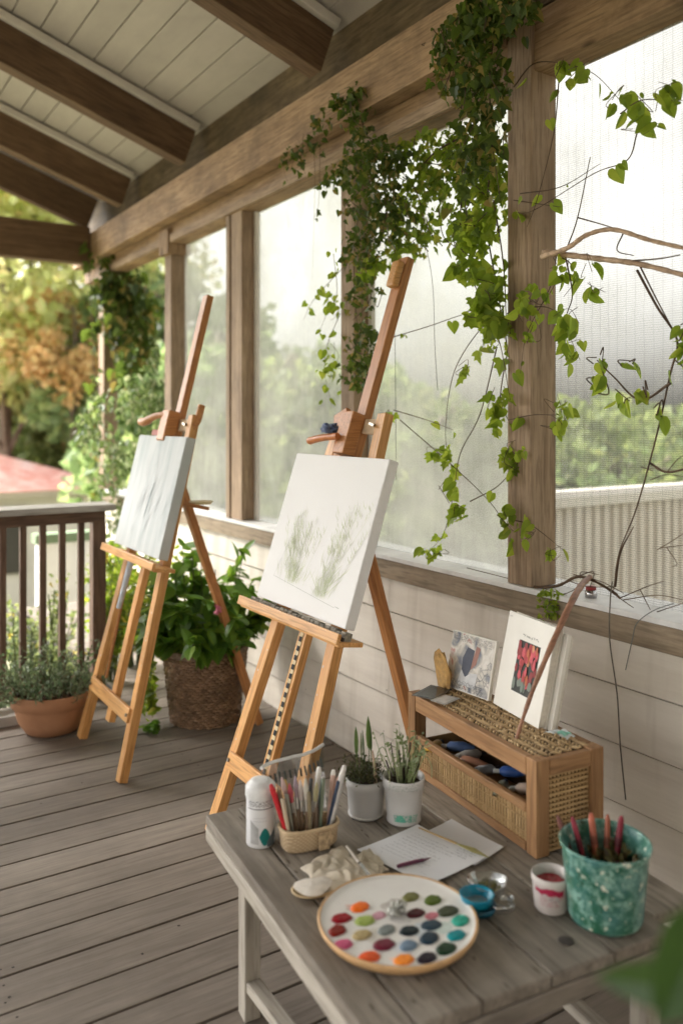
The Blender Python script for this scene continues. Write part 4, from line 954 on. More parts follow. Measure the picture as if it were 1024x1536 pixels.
# foil lump
fc=atz(440+530/3.413,1290+262/3.413,ZT+.03); fc.z=ZT+.036
fo_=empty('foil_lump','crumpled silver foil lump sitting near the top of the palette','foil',fc)
b=MB(); rn=random.Random(5); n_=22; m=12; vs=[]
for i in range(m+1):
    a_=math.pi*i/m
    for j in range(n_):
        q=6.283*j/n_; d=V((math.sin(a_)*math.cos(q),math.sin(a_)*math.sin(q),math.cos(a_))); k=1+.45*mnoise.cell(d*3.3+V((3,1,7)))-.2+.2*mnoise.noise(d*7)
        vs.append(fc+V((d.x*.022*k,d.y*.019*k,d.z*.011*k)))
b.add(vs,[(i*n_+j,(i+1)*n_+j,(i+1)*n_+(j+1)%n_,i*n_+(j+1)%n_) for i in range(m) for j in range(n_)],0,False)
b.build('foil',plain('crumpled_foil',(.62,.62,.58),.3,.3,120,metal=.7,col2=(.12,.12,.09)),fo_)
# blue bowls
bcx=T(.395,-.668)
bw=empty('blue_dish','small turquoise paint dish stacked on a darker one, right of the palette','dish',bcx)
lipf=lambda q,z:1+(.10*max(0,math.cos(q-2.4))**6)
b=MB(); b.lathe([(0,0),(.026,0),(.031,.006),(.034,.018),(.032,.018),(.028,.006),(0,.003)],bcx+V((.006,-.004,0)),32); b.build('lower_dish',solid((.006,.10,.16),.3),bw)
b=MB(); b.lathe([(0,.014),(.024,.014),(.031,.022),(.036,.038),(.0365,.041),(.033,.040),(.028,.026),(.022,.022),(0,.021)],bcx,40,fn=lipf); b.build('upper_dish',solid((.006,.22,.33),.3),bw)
b=MB(); b.lathe([(0,.024),(.020,.0235),(.025,.0232)],bcx,28); b.build('dried_paint',plain('dried_paint_film',(.05,.20,.26),.3,.3,60,col2=(.28,.20,.17)),bw)
# clear plastic cup (crumpled) with herbs
pc_=T(.452,-.628); o=empty('plastic_wrap','crumpled clear plastic tub with green clippings beside the blue dish','plastic tub',pc_)
b=MB(); b.lathe([(0,.002),(.030,.002),(.038,.012),(.043,.034),(.045,.036),(.042,.036),(.036,.012)],pc_,34,fn=lambda q,z:1+.09*math.sin(3*q+z*50)+.05*math.sin(7*q+z*90)); b.build('tub',clearplastic('clear_tub',.20),o)
b=MB(); b.lathe([(0,.001),(.022,.001),(.028,.010),(.032,.024),(.030,.024),(.026,.01)],pc_+V((-.012,-.055,0)),30,fn=lambda q,z:1+.12*math.sin(4*q+z*70)+.06*math.sin(9*q)); b.build('small_tub',clearplastic('clear_tub_small',.20),o)
b=MB()
for i in range(70): b.leaf(pc_+V((U(-.022,.022),U(-.022,.022),U(.006,.030))),rdir(),rdir(),U(.008,.016),OVAL,0)
b.build('clippings',leafmat('olive_clippings',(.10,.12,.04),(.24,.22,.10),.3),o)
# paint cup
cc=T(.55,-.727); o=empty('paint_cup','small white cup splashed with crimson paint, left of the green bucket','cup',cc)
b=MB(); b.lathe([(0,0),(.033,0),(.0365,.005),(.0405,.060),(.0420,.062),(.0425,.076),(.041,.078),(.0385,.076),(.036,.050),(0,.048)],cc,40); b.build('cup_body',plain('white_cup',(.66,.60,.57),.4,.08,20),o)
b=MB(); vs=[]; N=26
for i in range(7):
    for j in range(N):
        r=.0372*i/6; q=6.283*j/N; vs.append(cc+V((r*math.cos(q),r*math.sin(q),.056+.010*mnoise.noise(V((r*70*math.cos(q),r*70*math.sin(q),4))))))
b.add(vs,[(i*N+j,(i+1)*N+j,(i+1)*N+(j+1)%N,i*N+(j+1)%N) for i in range(6) for j in range(N)],0,True); b.build('crimson_paint',plain('crimson_paint',(.38,.008,.03),.25,.3,60,col2=(.50,.10,.10)),o)
q0=math.atan2(-cc.y,-cc.x)
cyl_patch(cc,.0415,q0-.9,q0+.7,0,0,'crimson_band',solid((.42,.02,.07),.4),o,fn=lambda t:(.049-.004*t+.002*math.sin(t*20),.0595-.003*math.sin(t*9)))
for i in range(4): cyl_scrib(cc,.0372,q0-.6,.044-.007*i,.048-.005*i,.007,i+30,'crimson_writing',solid((.50,.12,.17),.5),o,.0011,taper=.075)
for i in range(2): cyl_scrib(cc,.0373,q0-.1,.040-.006*i,.022,.006,i+35,'blue_writing',solid((.35,.48,.52),.5),o,.001,taper=.075)
# green bucket
bc_=T(.625,-.815)+V((.004,.004,0)); bu=empty('green_bucket','large mottled green and white bucket of red sticks at the right end of the table','bucket',bc_)
t=NT('mottled_green_glaze'); tc=t.N('ShaderNodeTexCoord').outputs['Object']
n=t.N('ShaderNodeTexNoise',{'Vector':tc,'Scale':42.0,'Detail':5.0,'Roughness':.7}).outputs[0]
n2=t.N('ShaderNodeTexNoise',{'Vector':tc,'Scale':16.0,'Detail':3.0}).outputs[0]
base=t.mixc(t.ramp(n2,[(.38,0),(.64,1)]),(.025,.135,.075),(.07,.21,.20))
c_=t.mixc(t.ramp(n,[(.45,0),(.62,1)]),base,(.26,.45,.38))
n3=t.N('ShaderNodeTexNoise',{'Vector':tc,'Scale':64.0,'Detail':4.0,'W':3.0},noise_dimensions='4D').outputs[0]
c_=t.mixc(t.ramp(n3,[(.615,0),(.67,1)]),c_,(.70,.70,.58))
c_=t.mixc(t.ramp(t.N('ShaderNodeTexNoise',{'Vector':tc,'Scale':50.0,'Detail':3.0,'W':9.0},noise_dimensions='4D').outputs[0],[(.63,0),(.68,1)]),c_,(.02,.085,.05))
t.set(col=c_,rough=.35); t.bump(n,.25,.002)
b=MB(); prof=[(0,0),(.066,0),(.074,.004),(.079,.014),(.0915,.150),(.0965,.160),(.0985,.167),(.0965,.170),(.0935,.166),(.088,.150),(.076,.02),(0,.016)]
Nn=64; b.lathe(prof,(0,0,0),Nn,fn=lambda q,z:1+(.015*math.sin(q*2+.6)+.008*math.sin(3*q))*(z/.17))
b.build('bucket_body',t.m,bu,M=Matrix.Translation(bc_))
b=MB(); b.lathe([(0,.095),(.083,.093)],bc_,30); b.build('dark_filling',plain('dark_mulch',(.03,.022,.018),.9,.3,60,bump=1),bu)
for i,(x,y,c,lb,r) in enumerate(((836,1224,(.17,.055,.045),'brownish maroon',.0058),(858,1226,(.28,.022,.045),'crimson',.0060),(886,1220,(.50,.13,.07),'coral topped',.0070),(911,1222,(.34,.09,.04),'rust red',.0060),(932,1224,(.25,.018,.035),'dark red',.0068))):
    z1=ZT+.19; tp=atz(x,y,z1); 
    bs_=bc_+V(((tp-bc_).x*.55,(tp-bc_).y*.55,.080)); 
    if i==0: z1=ZT+.185; tp=bc_+(atz(x,y,z1)-bc_)*1.0; bs_=bc_+V(((tp-bc_).x*.62,(tp-bc_).y*.62,.085))
    o=empty('red_stick',lb+' wax stick standing in the green bucket','stick',bs_,group='red sticks in the green bucket')
    b=MB(); b.tube([bs_,bs_.lerp(tp,.5),bs_.lerp(tp,.92),tp],[r*1.05,r*1.1,r*.95,r*.5],12); b.build('shaft',solid(c,.4),o)
    b=MB(); q=bs_.lerp(tp,.45); q2=bs_.lerp(tp,.60); b.tube([q,q2],[r*1.18,r*1.15],12); b.build('band',solid(tuple(v_*.5 for v_ in c),.5),o)
b=MB()
for i in range(60): b.leaf(bc_+V((U(-.01,.075),U(-.06,.05),U(.095,.125))),rdir(.5),rdir(),U(.014,.03),OVAL,0)
b.build('dry_leaves',leafmat('dry_brown_leaves',(.09,.05,.025),(.17,.15,.05),.2),bu)

# ================================================================ FLOOR PLANTS
pc0=V((1.031,4.20,0)); tp=empty('terracotta_planter','wide terracotta bowl pot with silvery herbs beside the railing','potted plant',pc0)
b=MB(); b.lathe([(0,0),(.115,0),(.125,.004),(.160,.055),(.178,.125),(.181,.132),(.192,.134),(.196,.195),(.190,.200),(.182,.196),(.176,.15),(0,.15)],pc0,56); b.build('pot_body',M['terra'],tp)
b=MB(); b.lathe([(0,.17),(.178,.168)],pc0,30); b.build('soil',M['soil'],tp)
b=MB(); st=MB()
for i in range(150):
    q=U(0,6.28); r=.18*math.sqrt(R()); p=pc0+V((r*math.cos(q),r*math.sin(q),.165)); h=U(.06,.17)*(1 if i%9 else 1.7); d=V((math.cos(q)*r*.9,math.sin(q)*r*.9,0))*U(.2,1.2)+V((0,0,h))
    pts=curve([p,p+d*.5+rdir()*.01,p+d+rdir()*.02],4); st.tube(pts,.0014,4)
    for k in range(15): b.leaf(pts[random.randrange(2,len(pts))]+rdir()*.006,rdir(.5),rdir(),U(.015,.032),LANCE if i%2 else OVAL,0)
b.build('herb_foliage',M['leafS'],tp); st.build('herb_stems',solid((.10,.085,.05),.8),tp)
b=MB()
for i in range(420): 
    q=U(0,6.28); r=.185*math.sqrt(R()); b.leaf(pc0+V((r*math.cos(q),r*math.sin(q),.175+U(0,.03))),rdir(.4),rdir(),U(.015,.028),OVAL,0)
b.build('reddish_groundcover',leafmat('reddish_brown_leaves',(.09,.045,.03),(.15,.12,.06),.3,c3=(.28,.12,.08)),tp)

bp=V((1.715,3.94,0)); pl=empty('basket_planter','large dark wicker basket planter with a lush green leafy plant','potted plant',bp)
b=MB(); rows=26; cols=44
for i in range(rows):
    z=.008+i*.0135; r=.165+.04*(i/rows)
    for j in range(cols):
        q=6.283*(j+.5*(i%2))/cols+U(-.01,.01); rr=r+.004*math.sin(j*3.1+i); L=6.283*r/cols*.62
        c=bp+V((rr*math.cos(q),rr*math.sin(q),z)); t_=V((-math.sin(q),math.cos(q),U(-.12,.12))).normalized(); o_=V((math.cos(q),math.sin(q),0))
        b.tube([c-t_*L-o_*.005,c-t_*L*.4+o_*.003,c+t_*L*.4+o_*.003,c+t_*L-o_*.006],[.004,.0078,.0078,.004],5,cap=False)
b.build('woven_basket',isl('dark_wicker',(.17,.098,.052),(.34,.215,.125),.55),pl)
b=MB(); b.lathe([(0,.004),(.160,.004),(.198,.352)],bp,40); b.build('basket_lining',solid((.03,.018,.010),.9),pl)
b=MB(); b.lathe([(.198,.340),(.214,.343),(.218,.362),(.212,.376),(.200,.374),(.190,.30)],bp,48,fn=lambda q,z:1+.012*math.sin(9*q)); b.build('basket_rim',plain('burlap_rim',(.16,.10,.06),.9,.3,60,bump=1,col2=(.30,.24,.18)),pl)
b=MB(); b.lathe([(0,.33),(.196,.328)],bp,30); b.build('soil',M['soil'],pl)
b=MB(); st=MB()
for i in range(62):
    q=U(0,6.28); r=.13*math.sqrt(R()); p=bp+V((r*math.cos(q),r*math.sin(q),.33)); a_=U(.06,1.25); L=U(.26,.54)*(1-.32*a_/1.25); qq=q+U(-.5,.5)
    d=V((math.sin(a_)*math.cos(qq)*.82,math.sin(a_)*math.sin(qq)*.82,math.cos(a_)))*L
    e_=p+d; e_.x=min(e_.x,2.02)
    pts=curve([p,p+(e_-p)*.5+V((0,0,.03)),e_-V((0,0,.02*a_))],5); st.tube(pts,[.004-.0002*j for j in range(len(pts))],5)
    for k in range(13):
        w_=pts[random.randrange(3,len(pts))]; dd=(rdir(-.1)+V((math.cos(qq),math.sin(qq),0))*.7).normalized(); b.leaf(w_,dd,V((0,0,1))+rdir()*.5,U(.055,.115),HEART if k%2 else OVAL,0,fold=.18,curl=.25)
b.build('leafy_crown',M['leafP'],pl); st.build('plant_stems',M['stemg'],pl)
b=MB(); st=MB()
for k in range(5):   # trailing shoots on the left
    q=2.5+.17*k; a=bp+V((.19*math.cos(q),.19*math.sin(q),.36)); o_=V((math.cos(q),math.sin(q),0))
    pts=curve([a,a+o_*.07+V((0,0,.02)),a+o_*.10+V((0,0,-.14)),a+o_*(.09)+V((0,0,-.24-.015*k))],6); st.tube(pts,.002,5)
    for i in range(46): b.leaf(pts[random.randrange(2,len(pts))]+rdir()*.025,rdir(-.6),o_+rdir()*.6,U(.025,.05),HEART,0)
b.build('trailing_leaves',M['leafA'],pl); st.build('trailing_stems',M['stemg'],pl)
fl=bp+V((-.05,-.26,.60)); b=MB()
for k in range(14): b.leaf(fl,rdir(),rdir(),.028,OVAL,0)
b.build('pink_flower',solid((.70,.22,.32),.6),pl)
a=atz(228,1100,.0); b=MB()
for k in range(26): b.leaf(a+V((U(-.03,.03),U(-.03,.03),.01+U(0,.04))),rdir(.5),V((0,0,1))+rdir()*.6,U(.03,.05),HEART,0)
b.build('fallen_sprig',M['leafP'],label='small green leafy sprig on the deck between the back easel and the basket',cat='sprig',o0=a)

# plants and shrubs just behind the railing
def shrub(nm,label,c,rx,ry,h,n,size,mat,shape=OVAL,group=None,flowers=None,stems=18,kd=None):
    c=V(c); o=empty(nm,label,'shrub',c,group=group); b=MB(); st=MB(); tips=[]
    for i in range(stems):
        q=U(0,6.28); r=math.sqrt(R()); e=c+V((rx*r*math.cos(q),ry*r*math.sin(q),h*U(.55,1.0)*(1-.35*r*r))); tips.append(e)
        st.tube(curve([c+V((rx*.2*r*math.cos(q),ry*.2*r*math.sin(q),0)),c.lerp(e,.55)+rdir()*.04,e],4),[.008*max(.2,h)*(1-.07*j) for j in range(9)],4)
    for i in range(n):
        e=random.choice(tips); t_=U(.15,1)**.7; p=c.lerp(e,t_)+V((random.gauss(0,rx*.16),random.gauss(0,ry*.16),random.gauss(0,h*.05)))
        b.leaf(p,rdir(.3),rdir(),size*U(.6,1.25),shape,0)
    b.build('foliage',mat,o); st.build('stem',M['stemg'],o)
    if flowers:
        f=MB()
        for i in range(flowers[1]):
            e=random.choice(tips)+rdir()*.05
            for k in range(5): f.leaf(e,rdir(.2),rdir(),flowers[2],OVAL,0)
        f.build('flower',flowers[0],o)
    return o
for (x,y,rx,h,m,nn,sz_,lb,flw) in (
    (.45,5.15,.35,.72,'bgP',1500,.045,'yellow green bush just behind the left end of the railing',None),
    (.95,4.85,.22,.50,'leafS',1300,.028,'silvery wispy herb clump behind the railing above the terracotta pot',(solid((.75,.72,.66),.7),14,.02)),
    (1.22,4.95,.20,.58,'bgG',1300,.03,'feathery green plant behind the railing, left of the back easel',(solid((.75,.62,.12),.7),8,.02)),
    (.45,4.80,.25,.45,'bgG',900,.03,'low green plant behind the railing at the left edge of the picture',None),
    (1.72,5.0,.30,1.05,'leafA',1700,.045,'dense green shrub behind the back easel and the basket planter',None),
    (1.30,5.6,.35,.55,'bgG',1400,.045,'green garden bush in front of the white garden wall',(solid((.78,.66,.12),.7),10,.025)),
    (1.50,4.78,.13,.80,'leafA',1000,.04,'green climber bush beside the railing newel post',(solid((.80,.66,.10),.7),4,.03))):
    shrub('garden_shrub',lb,(x,y,gz(x,y) if not(x>1.45 and y<6) else 0),rx,rx*.8,h+(0 if x>1.45 and y<6 else .62),nn,sz_,M[m],flowers=flw,group='garden shrubs behind the railing')

# ================================================================ BACKGROUND
def tree(nm,label,c,h,cr,ctr,n,size,mat,trunk=.12,group='trees in the garden',lean=0,blobs=26,zsq=.8,cat='tree'):
    c=V(c); c.z=gz(c.x,c.y)-.1; o=empty(nm,label,cat,c,group=group); st=MB(); b=MB()
    top=c+V((lean,0,h)); cen=c+V((lean*.7,0,ctr))
    tp=curve([c,c.lerp(top,.35)+V((U(-.1,.1),U(-.1,.1),0)),c.lerp(top,.7),top-V((0,0,h*.1))],5); st.tube(tp,[trunk*(1-.8*i/len(tp)) for i in range(len(tp))],9)
    bl=[]
    for i in range(blobs):
        d=rdir(); r=U(.45,1)**.5; p=cen+V((d.x*cr*r,d.y*cr*r,d.z*cr*zsq*r)); bl.append((p,cr*U(.2,.38)))
        s0=tp[random.randrange(len(tp)//3,len(tp))]; st.tube(curve([s0,s0.lerp(p,.5)+rdir()*.1*cr,p],4),[trunk*.3*(1-.09*j) for j in range(9)],5)
    for i in range(n):
        p,r=random.choice(bl); d=rdir(); q=p+d*r*(U(.3,1.0)**.5)+rdir()*r*.15
        b.leaf(q,rdir(-.2),rdir(.4),size*U(.6,1.3),QUAD if size>.15 else OVAL,0)
    b.build('crown',mat,o); st.build('trunk',M['bark'],o); return o
def dirp(px,dist):
    u=(px-512)/F; r=u; d=V((r*C_+S_, C_-r*S_,0)); return d.normalized()*dist
T_=[('autumn_tree','pale orange autumn tree seen through the open end of the porch',dirp(112,18.5),7.6,1.3,6.1,2100,.18,'bgO',.07),
 ('yellow_tree','tall yellow green tree at the far left behind the house',dirp(10,21),10.5,3.6,8.2,8000,.26,'bgY',.2),
 ('yellow_tree','yellowing tree behind the vine covered corner post',dirp(45,23),12.2,4.4,8.0,11500,.28,'bgY',.12),
 ('garden_tree','round dark green tree at the far left above the house roof',dirp(0,23),6.2,1.9,4.3,5600,.17,'bgG',.12),
 ('garden_tree','green tree just left of the corner post behind the house',dirp(105,23),6.4,2.0,4.6,5000,.2,'bgG',.12),
 ('garden_tree','big leafy tree seen through the hazy window nearest the back easel',dirp(330,12),4.9,1.8,2.7,6000,.20,'bgP',.16),
 ('garden_tree','broad tree seen through the window left of the large easel',dirp(440,11),4.3,1.8,2.2,6000,.20,'bgG',.15),
 ('garden_tree','pale tree seen through the window behind the large easel mast',dirp(560,12.5),4.2,1.9,2.2,5000,.20,'bgP',.14),
 ('garden_tree','bushy tree seen through the window left of the near post',dirp(690,10),3.3,1.5,1.6,5000,.17,'bgG',.12),
 ('garden_tree','low spreading tree beyond the ribbed fence behind the screen',dirp(930,12),3.2,2.2,1.5,6500,.18,'bgG',.12),
 ('garden_tree','small yellow green tree just above the ribbed fence',dirp(830,10),2.7,1.0,1.6,3200,.14,'bgP',.1),
 ('garden_tree','tall faint tree far behind the screen mesh at the right',dirp(1040,17),4.6,2.3,2.6,5500,.24,'bgP',.15),
 ('garden_tree','tall pale tree far behind the window sheets',dirp(500,21),6.0,2.8,3.6,6500,.28,'bgP',.2),
 ('garden_tree','tall pale tree far behind the back easel window',dirp(260,20),8.4,2.8,5.4,6500,.28,'bgP',.2)]
for nm,lb,c,h,cr,ctr,n_,sz_,m,tr in T_: tree(nm,lb,c,h,cr,ctr,n_,sz_,M[m],tr)
# far hedge mass
b=MB()
for i in range(15000):
    q=U(-.02,1.25); d=U(25,33); p=V((math.sin(q)*d,math.cos(q)*d,0)); hh=4.4+1.4*mnoise.noise(V((q*6,0,0)))+.8*mnoise.noise(V((q*20,2,0)))
    p.z=gz(p.x,p.y)+hh*(R()**.7); b.leaf(p,rdir(),rdir(),U(.4,.7),QUAD,0)
b.build('far_woodland',M['bgG'],label='far green belt of trees beyond the garden',cat='woodland',kind='stuff')
# house
hc=dirp(38,16.5); ho=empty('house','white walled house with a pink tiled hip roof beyond the railing','house',(hc.x,hc.y,gz(hc.x,hc.y)))
ez=0.10; gz0=gz(hc.x,hc.y)-.3; x0,x1,y0,y1=hc.x-5.2,hc.x+1.75,hc.y,hc.y+3.2
b=MB(); b.box(x0+.35,x1-.4,y0+.35,y1-.35,gz0,ez); b.build('wall',plain('house_white_render',(.72,.68,.62),.8,.08,2),ho)
b=MB(); b.box(x0,x1,y0,y1,ez,ez+.10); b.build('eave',solid((.70,.64,.58),.7),ho)
t=NT('pink_roof_tiles'); tc=t.N('ShaderNodeTexCoord').outputs['Object']
bt=t.N('ShaderNodeTexBrick',{'Vector':tc,'Color1':c4((.58,.25,.21)),'Color2':c4((.70,.42,.37)),'Mortar':c4((.28,.14,.12)),'Scale':3.0,'Mortar Size':.02}).outputs[0]
n=t.N('ShaderNodeTexNoise',{'Vector':tc,'Scale':1.3,'Detail':6.0}).outputs[0]
t.set(col=t.mixc(t.ramp(n,[(.5,0),(.7,1)]),bt,(.62,.52,.50)),rough=.8)
rz=ez+.10; rh=.74; vs=[(x0-.1,y0-.1,rz),(x1+.1,y0-.1,rz),(x1+.1,y1+.1,rz),(x0-.1,y1+.1,rz),(x0+2.2,(y0+y1)/2,rz+rh),(x1-2.3,(y0+y1)/2,rz+rh)]
b=MB(); b.add(vs,[(0,1,5,4),(1,2,5),(2,3,4,5),(3,0,4),(3,2,1,0)]); b.build('roof',t.m,ho)
for xx in(x1-2.15,x1-4.2):
    b=MB(); b.box(xx-.45,xx+.45,y0+.30,y0+.349,-1.35,-.18); w=b.build('window',solid((.06,.055,.05),.3),ho); 
    b=MB(); b.box(xx-.50,xx+.50,y0+.27,y0+.299,-.18,-.12); b.build('lintel',M['white'],ho)
sk=MB(); sk.box(-.3,.3,-.25,.25,0,.04); sk.build('skylight',solid((.45,.50,.60),.2),ho,M=Matrix.Translation((x1-2.6,y0+.75,rz+.36))@Matrix.Rotation(math.atan2(rh,(y1-y0)/2),4,'X'))
h2=dirp(128,19); o=empty('red_roof_shed','small shed with a deep pink roof right of the house','shed',(h2.x,h2.y,gz(h2.x,h2.y)))
b=MB(); b.box(h2.x-1.1,h2.x+1.3,h2.y,h2.y+2,gz(h2.x,h2.y)-.3,-.35); b.build('wall',solid((.48,.44,.39),.8),o)
b=MB(); x0,x1,y0,y1=h2.x-1.3,h2.x+1.5,h2.y-.2,h2.y+2.2; b.add([(x0,y0,-.36),(x1,y0,-.36),(x1,y1,-.36),(x0,y1,-.36),(x0+.6,y0+1.2,.12),(x1-.6,y0+1.2,.12)],[(0,1,5,4),(1,2,5),(2,3,4,5),(3,0,4),(3,2,1,0)]); b.build('roof',solid((.55,.12,.15),.8),o)
# white garden wall
g0=aty(58,800,7.6); gw=empty('garden_wall','bright white garden wall seen between the railing balusters','wall',(g0.x+.4,7.6,-.9))
b=MB(); b.box(g0.x,g0.x+1.5,7.6,7.72,-1.2,.42); b.build('wall_panel',plain('white_garden_render',(.86,.84,.80),.7,.04,3),gw)
b=MB(); b.box(g0.x-.03,g0.x+1.53,7.57,7.75,.42,.50); b.build('wall_coping',solid((.20,.27,.16),.8),gw)
# ribbed fence
rf=empty('ribbed_fence','cream ribbed metal fence with a rounded top rail beyond the screen','fence',(4.3,4.1,-.8))
fy=4.05; b=MB(); x=4.05; vs=[]; k=0
while x<8.6:
    for dx,dy in((0,0),(.052,0),(.062,.048),(.088,.048),(.098,0)):
        vs.append((x+dx,fy+dy,-.9)); vs.append((x+dx,fy+dy,.93))
    x+=.098
m=len(vs)//2; b.add(vs,[(2*i,2*i+2,2*i+3,2*i+1) for i in range(m-1)]); b.box(4.05,8.6,fy+.06,fy+.08,-.9,.93)
b.build('ribbed_panel',plain('cream_fence_paint',(.76,.69,.61),.6,.06,3),rf)
b=MB(); 
vs=[];pr_=[(-.05,.90),(-.055,.97),(-.035,1.01),(.03,1.02),(.07,1.0),(.075,.90)]
for xx in(4.03,8.62):
    for y_,z_ in pr_: vs.append((xx,fy+y_,z_))
b.add(vs,[(i,i+6,(i+1)%6+6,(i+1)%6) for i in range(6)]+[tuple(range(6)),tuple(range(6,12))[::-1]]); b.build('top_rail',plain('cream_fence_rail',(.80,.75,.69),.5,.05,3),rf,bevel=.006)

# ================================================================ VINES
VG='climbing vines on the porch posts and beam'
def vine(nm,label,stems,clusters,leafm,stemm='stem',size=.045,shape=IVY,path_n=14,rad=.003,jit=.03,face=None,xs=None):
    """stems: list of lists of 3-D points; clusters: (centre3d, (rx,ry,rz), n)"""
    o=empty(nm,label,'vine',stems[0][0] if stems else clusters[0][0],group=VG); st=MB(); b=MB()
    fc=face or V((-.6,-.7,.15))
    for s in stems:
        pts=curve(s,7); k=len(pts); st.tube(pts,[rad*(1.1-.75*i/k) for i in range(k)],5)
        for i in range(path_n*(len(s)-1)):
            p=pts[random.randrange(k)]+V((random.gauss(0,jit),random.gauss(0,jit),random.gauss(0,jit)))
            b.leaf(p,(V((0,0,-1))+rdir()*.8),fc+rdir()*.9,size*U(.4,1.35),shape if R()<.75 else (HEART if shape is IVY else OVAL),0)
    for c,r,n_ in clusters:
        for i in range(n_):
            d=rdir()*(R()**.45); p=c+V((d.x*r[0],d.y*r[1],d.z*r[2]))
            b.leaf(p,(V((0,0,-1))+rdir()*.9),fc+rdir()*1.0,size*U(.35,1.3),shape if R()<.75 else (HEART if shape is IVY else OVAL),0)
        for i in range(max(2,n_//45)):
            d=rdir(); e=rdir(); p=c+V((d.x*r[0],d.y*r[1],abs(d.z)*r[2])); q=c+V((e.x*r[0],e.y*r[1],-abs(e.z)*r[2])); st.tube(curve([p,p.lerp(q,.5)+rdir()*.04,q],5),rad*.5,4)
    st.build('vine_stem',M[stemm],o); b.build('vine_leaves',M[leafm],o); return o
def px_cl(lst,X,rx=.07):
    out=[]
    for cx,cy,hx,hy,n_ in lst:
        c=atx(cx,cy,X); e=atx(cx+hx,cy,X); d=(e-c).length; v=atx(cx,cy+hy,X)
        out.append((c,(rx,d,abs(v.z-c.z)),n_))
    return out
def pth(l,X): return [atx(x,y,X+ (0 if len(q_)<3 else q_[2])) for q_ in l for x,y in (q_[:2],)]
# A. dark mass hanging from the top of the beam
vine('creeper','dark dense creeper hanging from the beam at the top beside the near post',[pth([(730,-10),(700,90),(690,200),(700,330)],1.93),pth([(770,10),(740,60),(735,180),(750,300)],1.93)],
  px_cl([(725,25,46,50,330),(680,95,26,60,90),(722,130,38,60,190),(775,10,30,25,80),(715,215,34,50,120),(660,60,16,30,30)],1.90,.08),'leafD',size=.040,path_n=16)
# B. backlit curtain
vine('creeper','backlit ivy curtain hanging across the window between the two middle posts',[pth([(700,200),(640,240),(600,320),(590,400)],2.10),pth([(740,200),(730,330),(745,430),(760,520)],2.10)],
  px_cl([(715,250,42,60,230),(640,220,60,24,130),(620,300,54,52,180),(660,270,40,40,90),(600,370,38,30,70),(690,330,34,44,60),(740,290,22,70,90),(640,350,26,24,30)],2.12,.10),'leafA',size=.038,rad=.004)
# C. column on the middle post
vine('creeper','thick ivy column wrapped round the middle post behind the large easel',[pth([(540,110),(545,250),(530,400),(545,580)],2.05)],
  px_cl([(535,165,20,45,120),(545,240,34,50,210),(550,310,36,45,160),(540,370,26,40,130),(545,440,18,50,60),(545,520,22,45,110),(535,560,22,26,70),(505,265,24,24,50),(580,250,26,40,150),(590,330,24,40,90)],2.00,.08),'leafD',size=.032)
vine('creeper','sparse light ivy shoots beside the middle post, left of the easel mast',[pth([(500,380),(505,440),(490,470),(478,500)],2.06),pth([(510,470),(490,520),(487,560),(498,610)],2.06),pth([(515,400),(470,450),(455,480)],2.06)],
  px_cl([(500,460,16,20,12),(492,540,10,34,12),(555,400,20,20,30)],2.05,.04),'leafL',size=.040,shape=HEART,path_n=4,rad=.0015,jit=.015)
# D. bright ivy strand by near post
vine('ivy_strand','bright ivy strand hanging left of the near post with large pale leaves',[pth([(700,230),(690,330),(700,400),(745,500),(765,600)],2.03),pth([(740,300),(755,400),(760,520)],2.06)],
  px_cl([(710,350,32,40,60),(700,400,26,24,30),(735,440,18,40,36),(725,465,28,30,34),(745,490,16,26,24),(725,335,22,22,16),(690,320,20,30,14)],2.02,.05),'leafL',size=.052,path_n=4,jit=.02)
vine('ivy_strand','thin looping ivy stems over the lower window, left of the near post',[pth([(750,470),(715,500),(680,560),(668,640),(672,700)],2.09),pth([(745,520),(720,620),(690,680),(680,740),(665,800),(640,830)],2.09),pth([(762,520),(750,600),(765,640),(762,700)],2.09),pth([(590,505),(640,490),(700,470),(745,465)],2.09),pth([(590,615),(640,630),(680,645)],2.09),pth([(600,630),(680,700),(740,760),(765,810)],2.09),pth([(705,752),(745,730),(772,700)],2.08)],
  px_cl([(660,680,18,16,9),(678,735,20,22,6),(688,765,10,16,6),(730,520,14,14,6),(650,825,20,8,10),(745,610,12,40,14),(765,690,12,22,12),(697,555,10,10,5),(585,622,8,8,5)],2.07,.03),'leafL',size=.052,shape=IVY,path_n=1,rad=.0022,jit=.012)
# E. wrapped on the near post
vine('ivy_strand','ivy shoots crossing the front of the near post at mid height',[pth([(760,470),(800,460),(835,470),(870,540)],2.05),pth([(835,380),(825,430),(790,500),(780,560)],2.05),pth([(762,630),(800,622),(840,620),(835,590)],2.05),pth([(838,120),(830,200),(805,300),(790,340)],2.05),pth([(770,300),(840,310)],2.06),pth([(770,780),(800,790),(850,830)],2.06)],
  px_cl([(800,440,36,18,16),(790,470,20,16,9),(850,480,20,26,13),(858,520,16,24,11),(795,500,12,24,6),(845,610,14,16,8),(835,640,14,20,6),(770,680,14,20,7),(765,780,18,22,12),(833,825,10,10,4),(838,400,14,22,8),(775,800,16,14,8)],2.03,.03),'leafL',size=.044,shape=HEART,path_n=1,rad=.002,jit=.01)
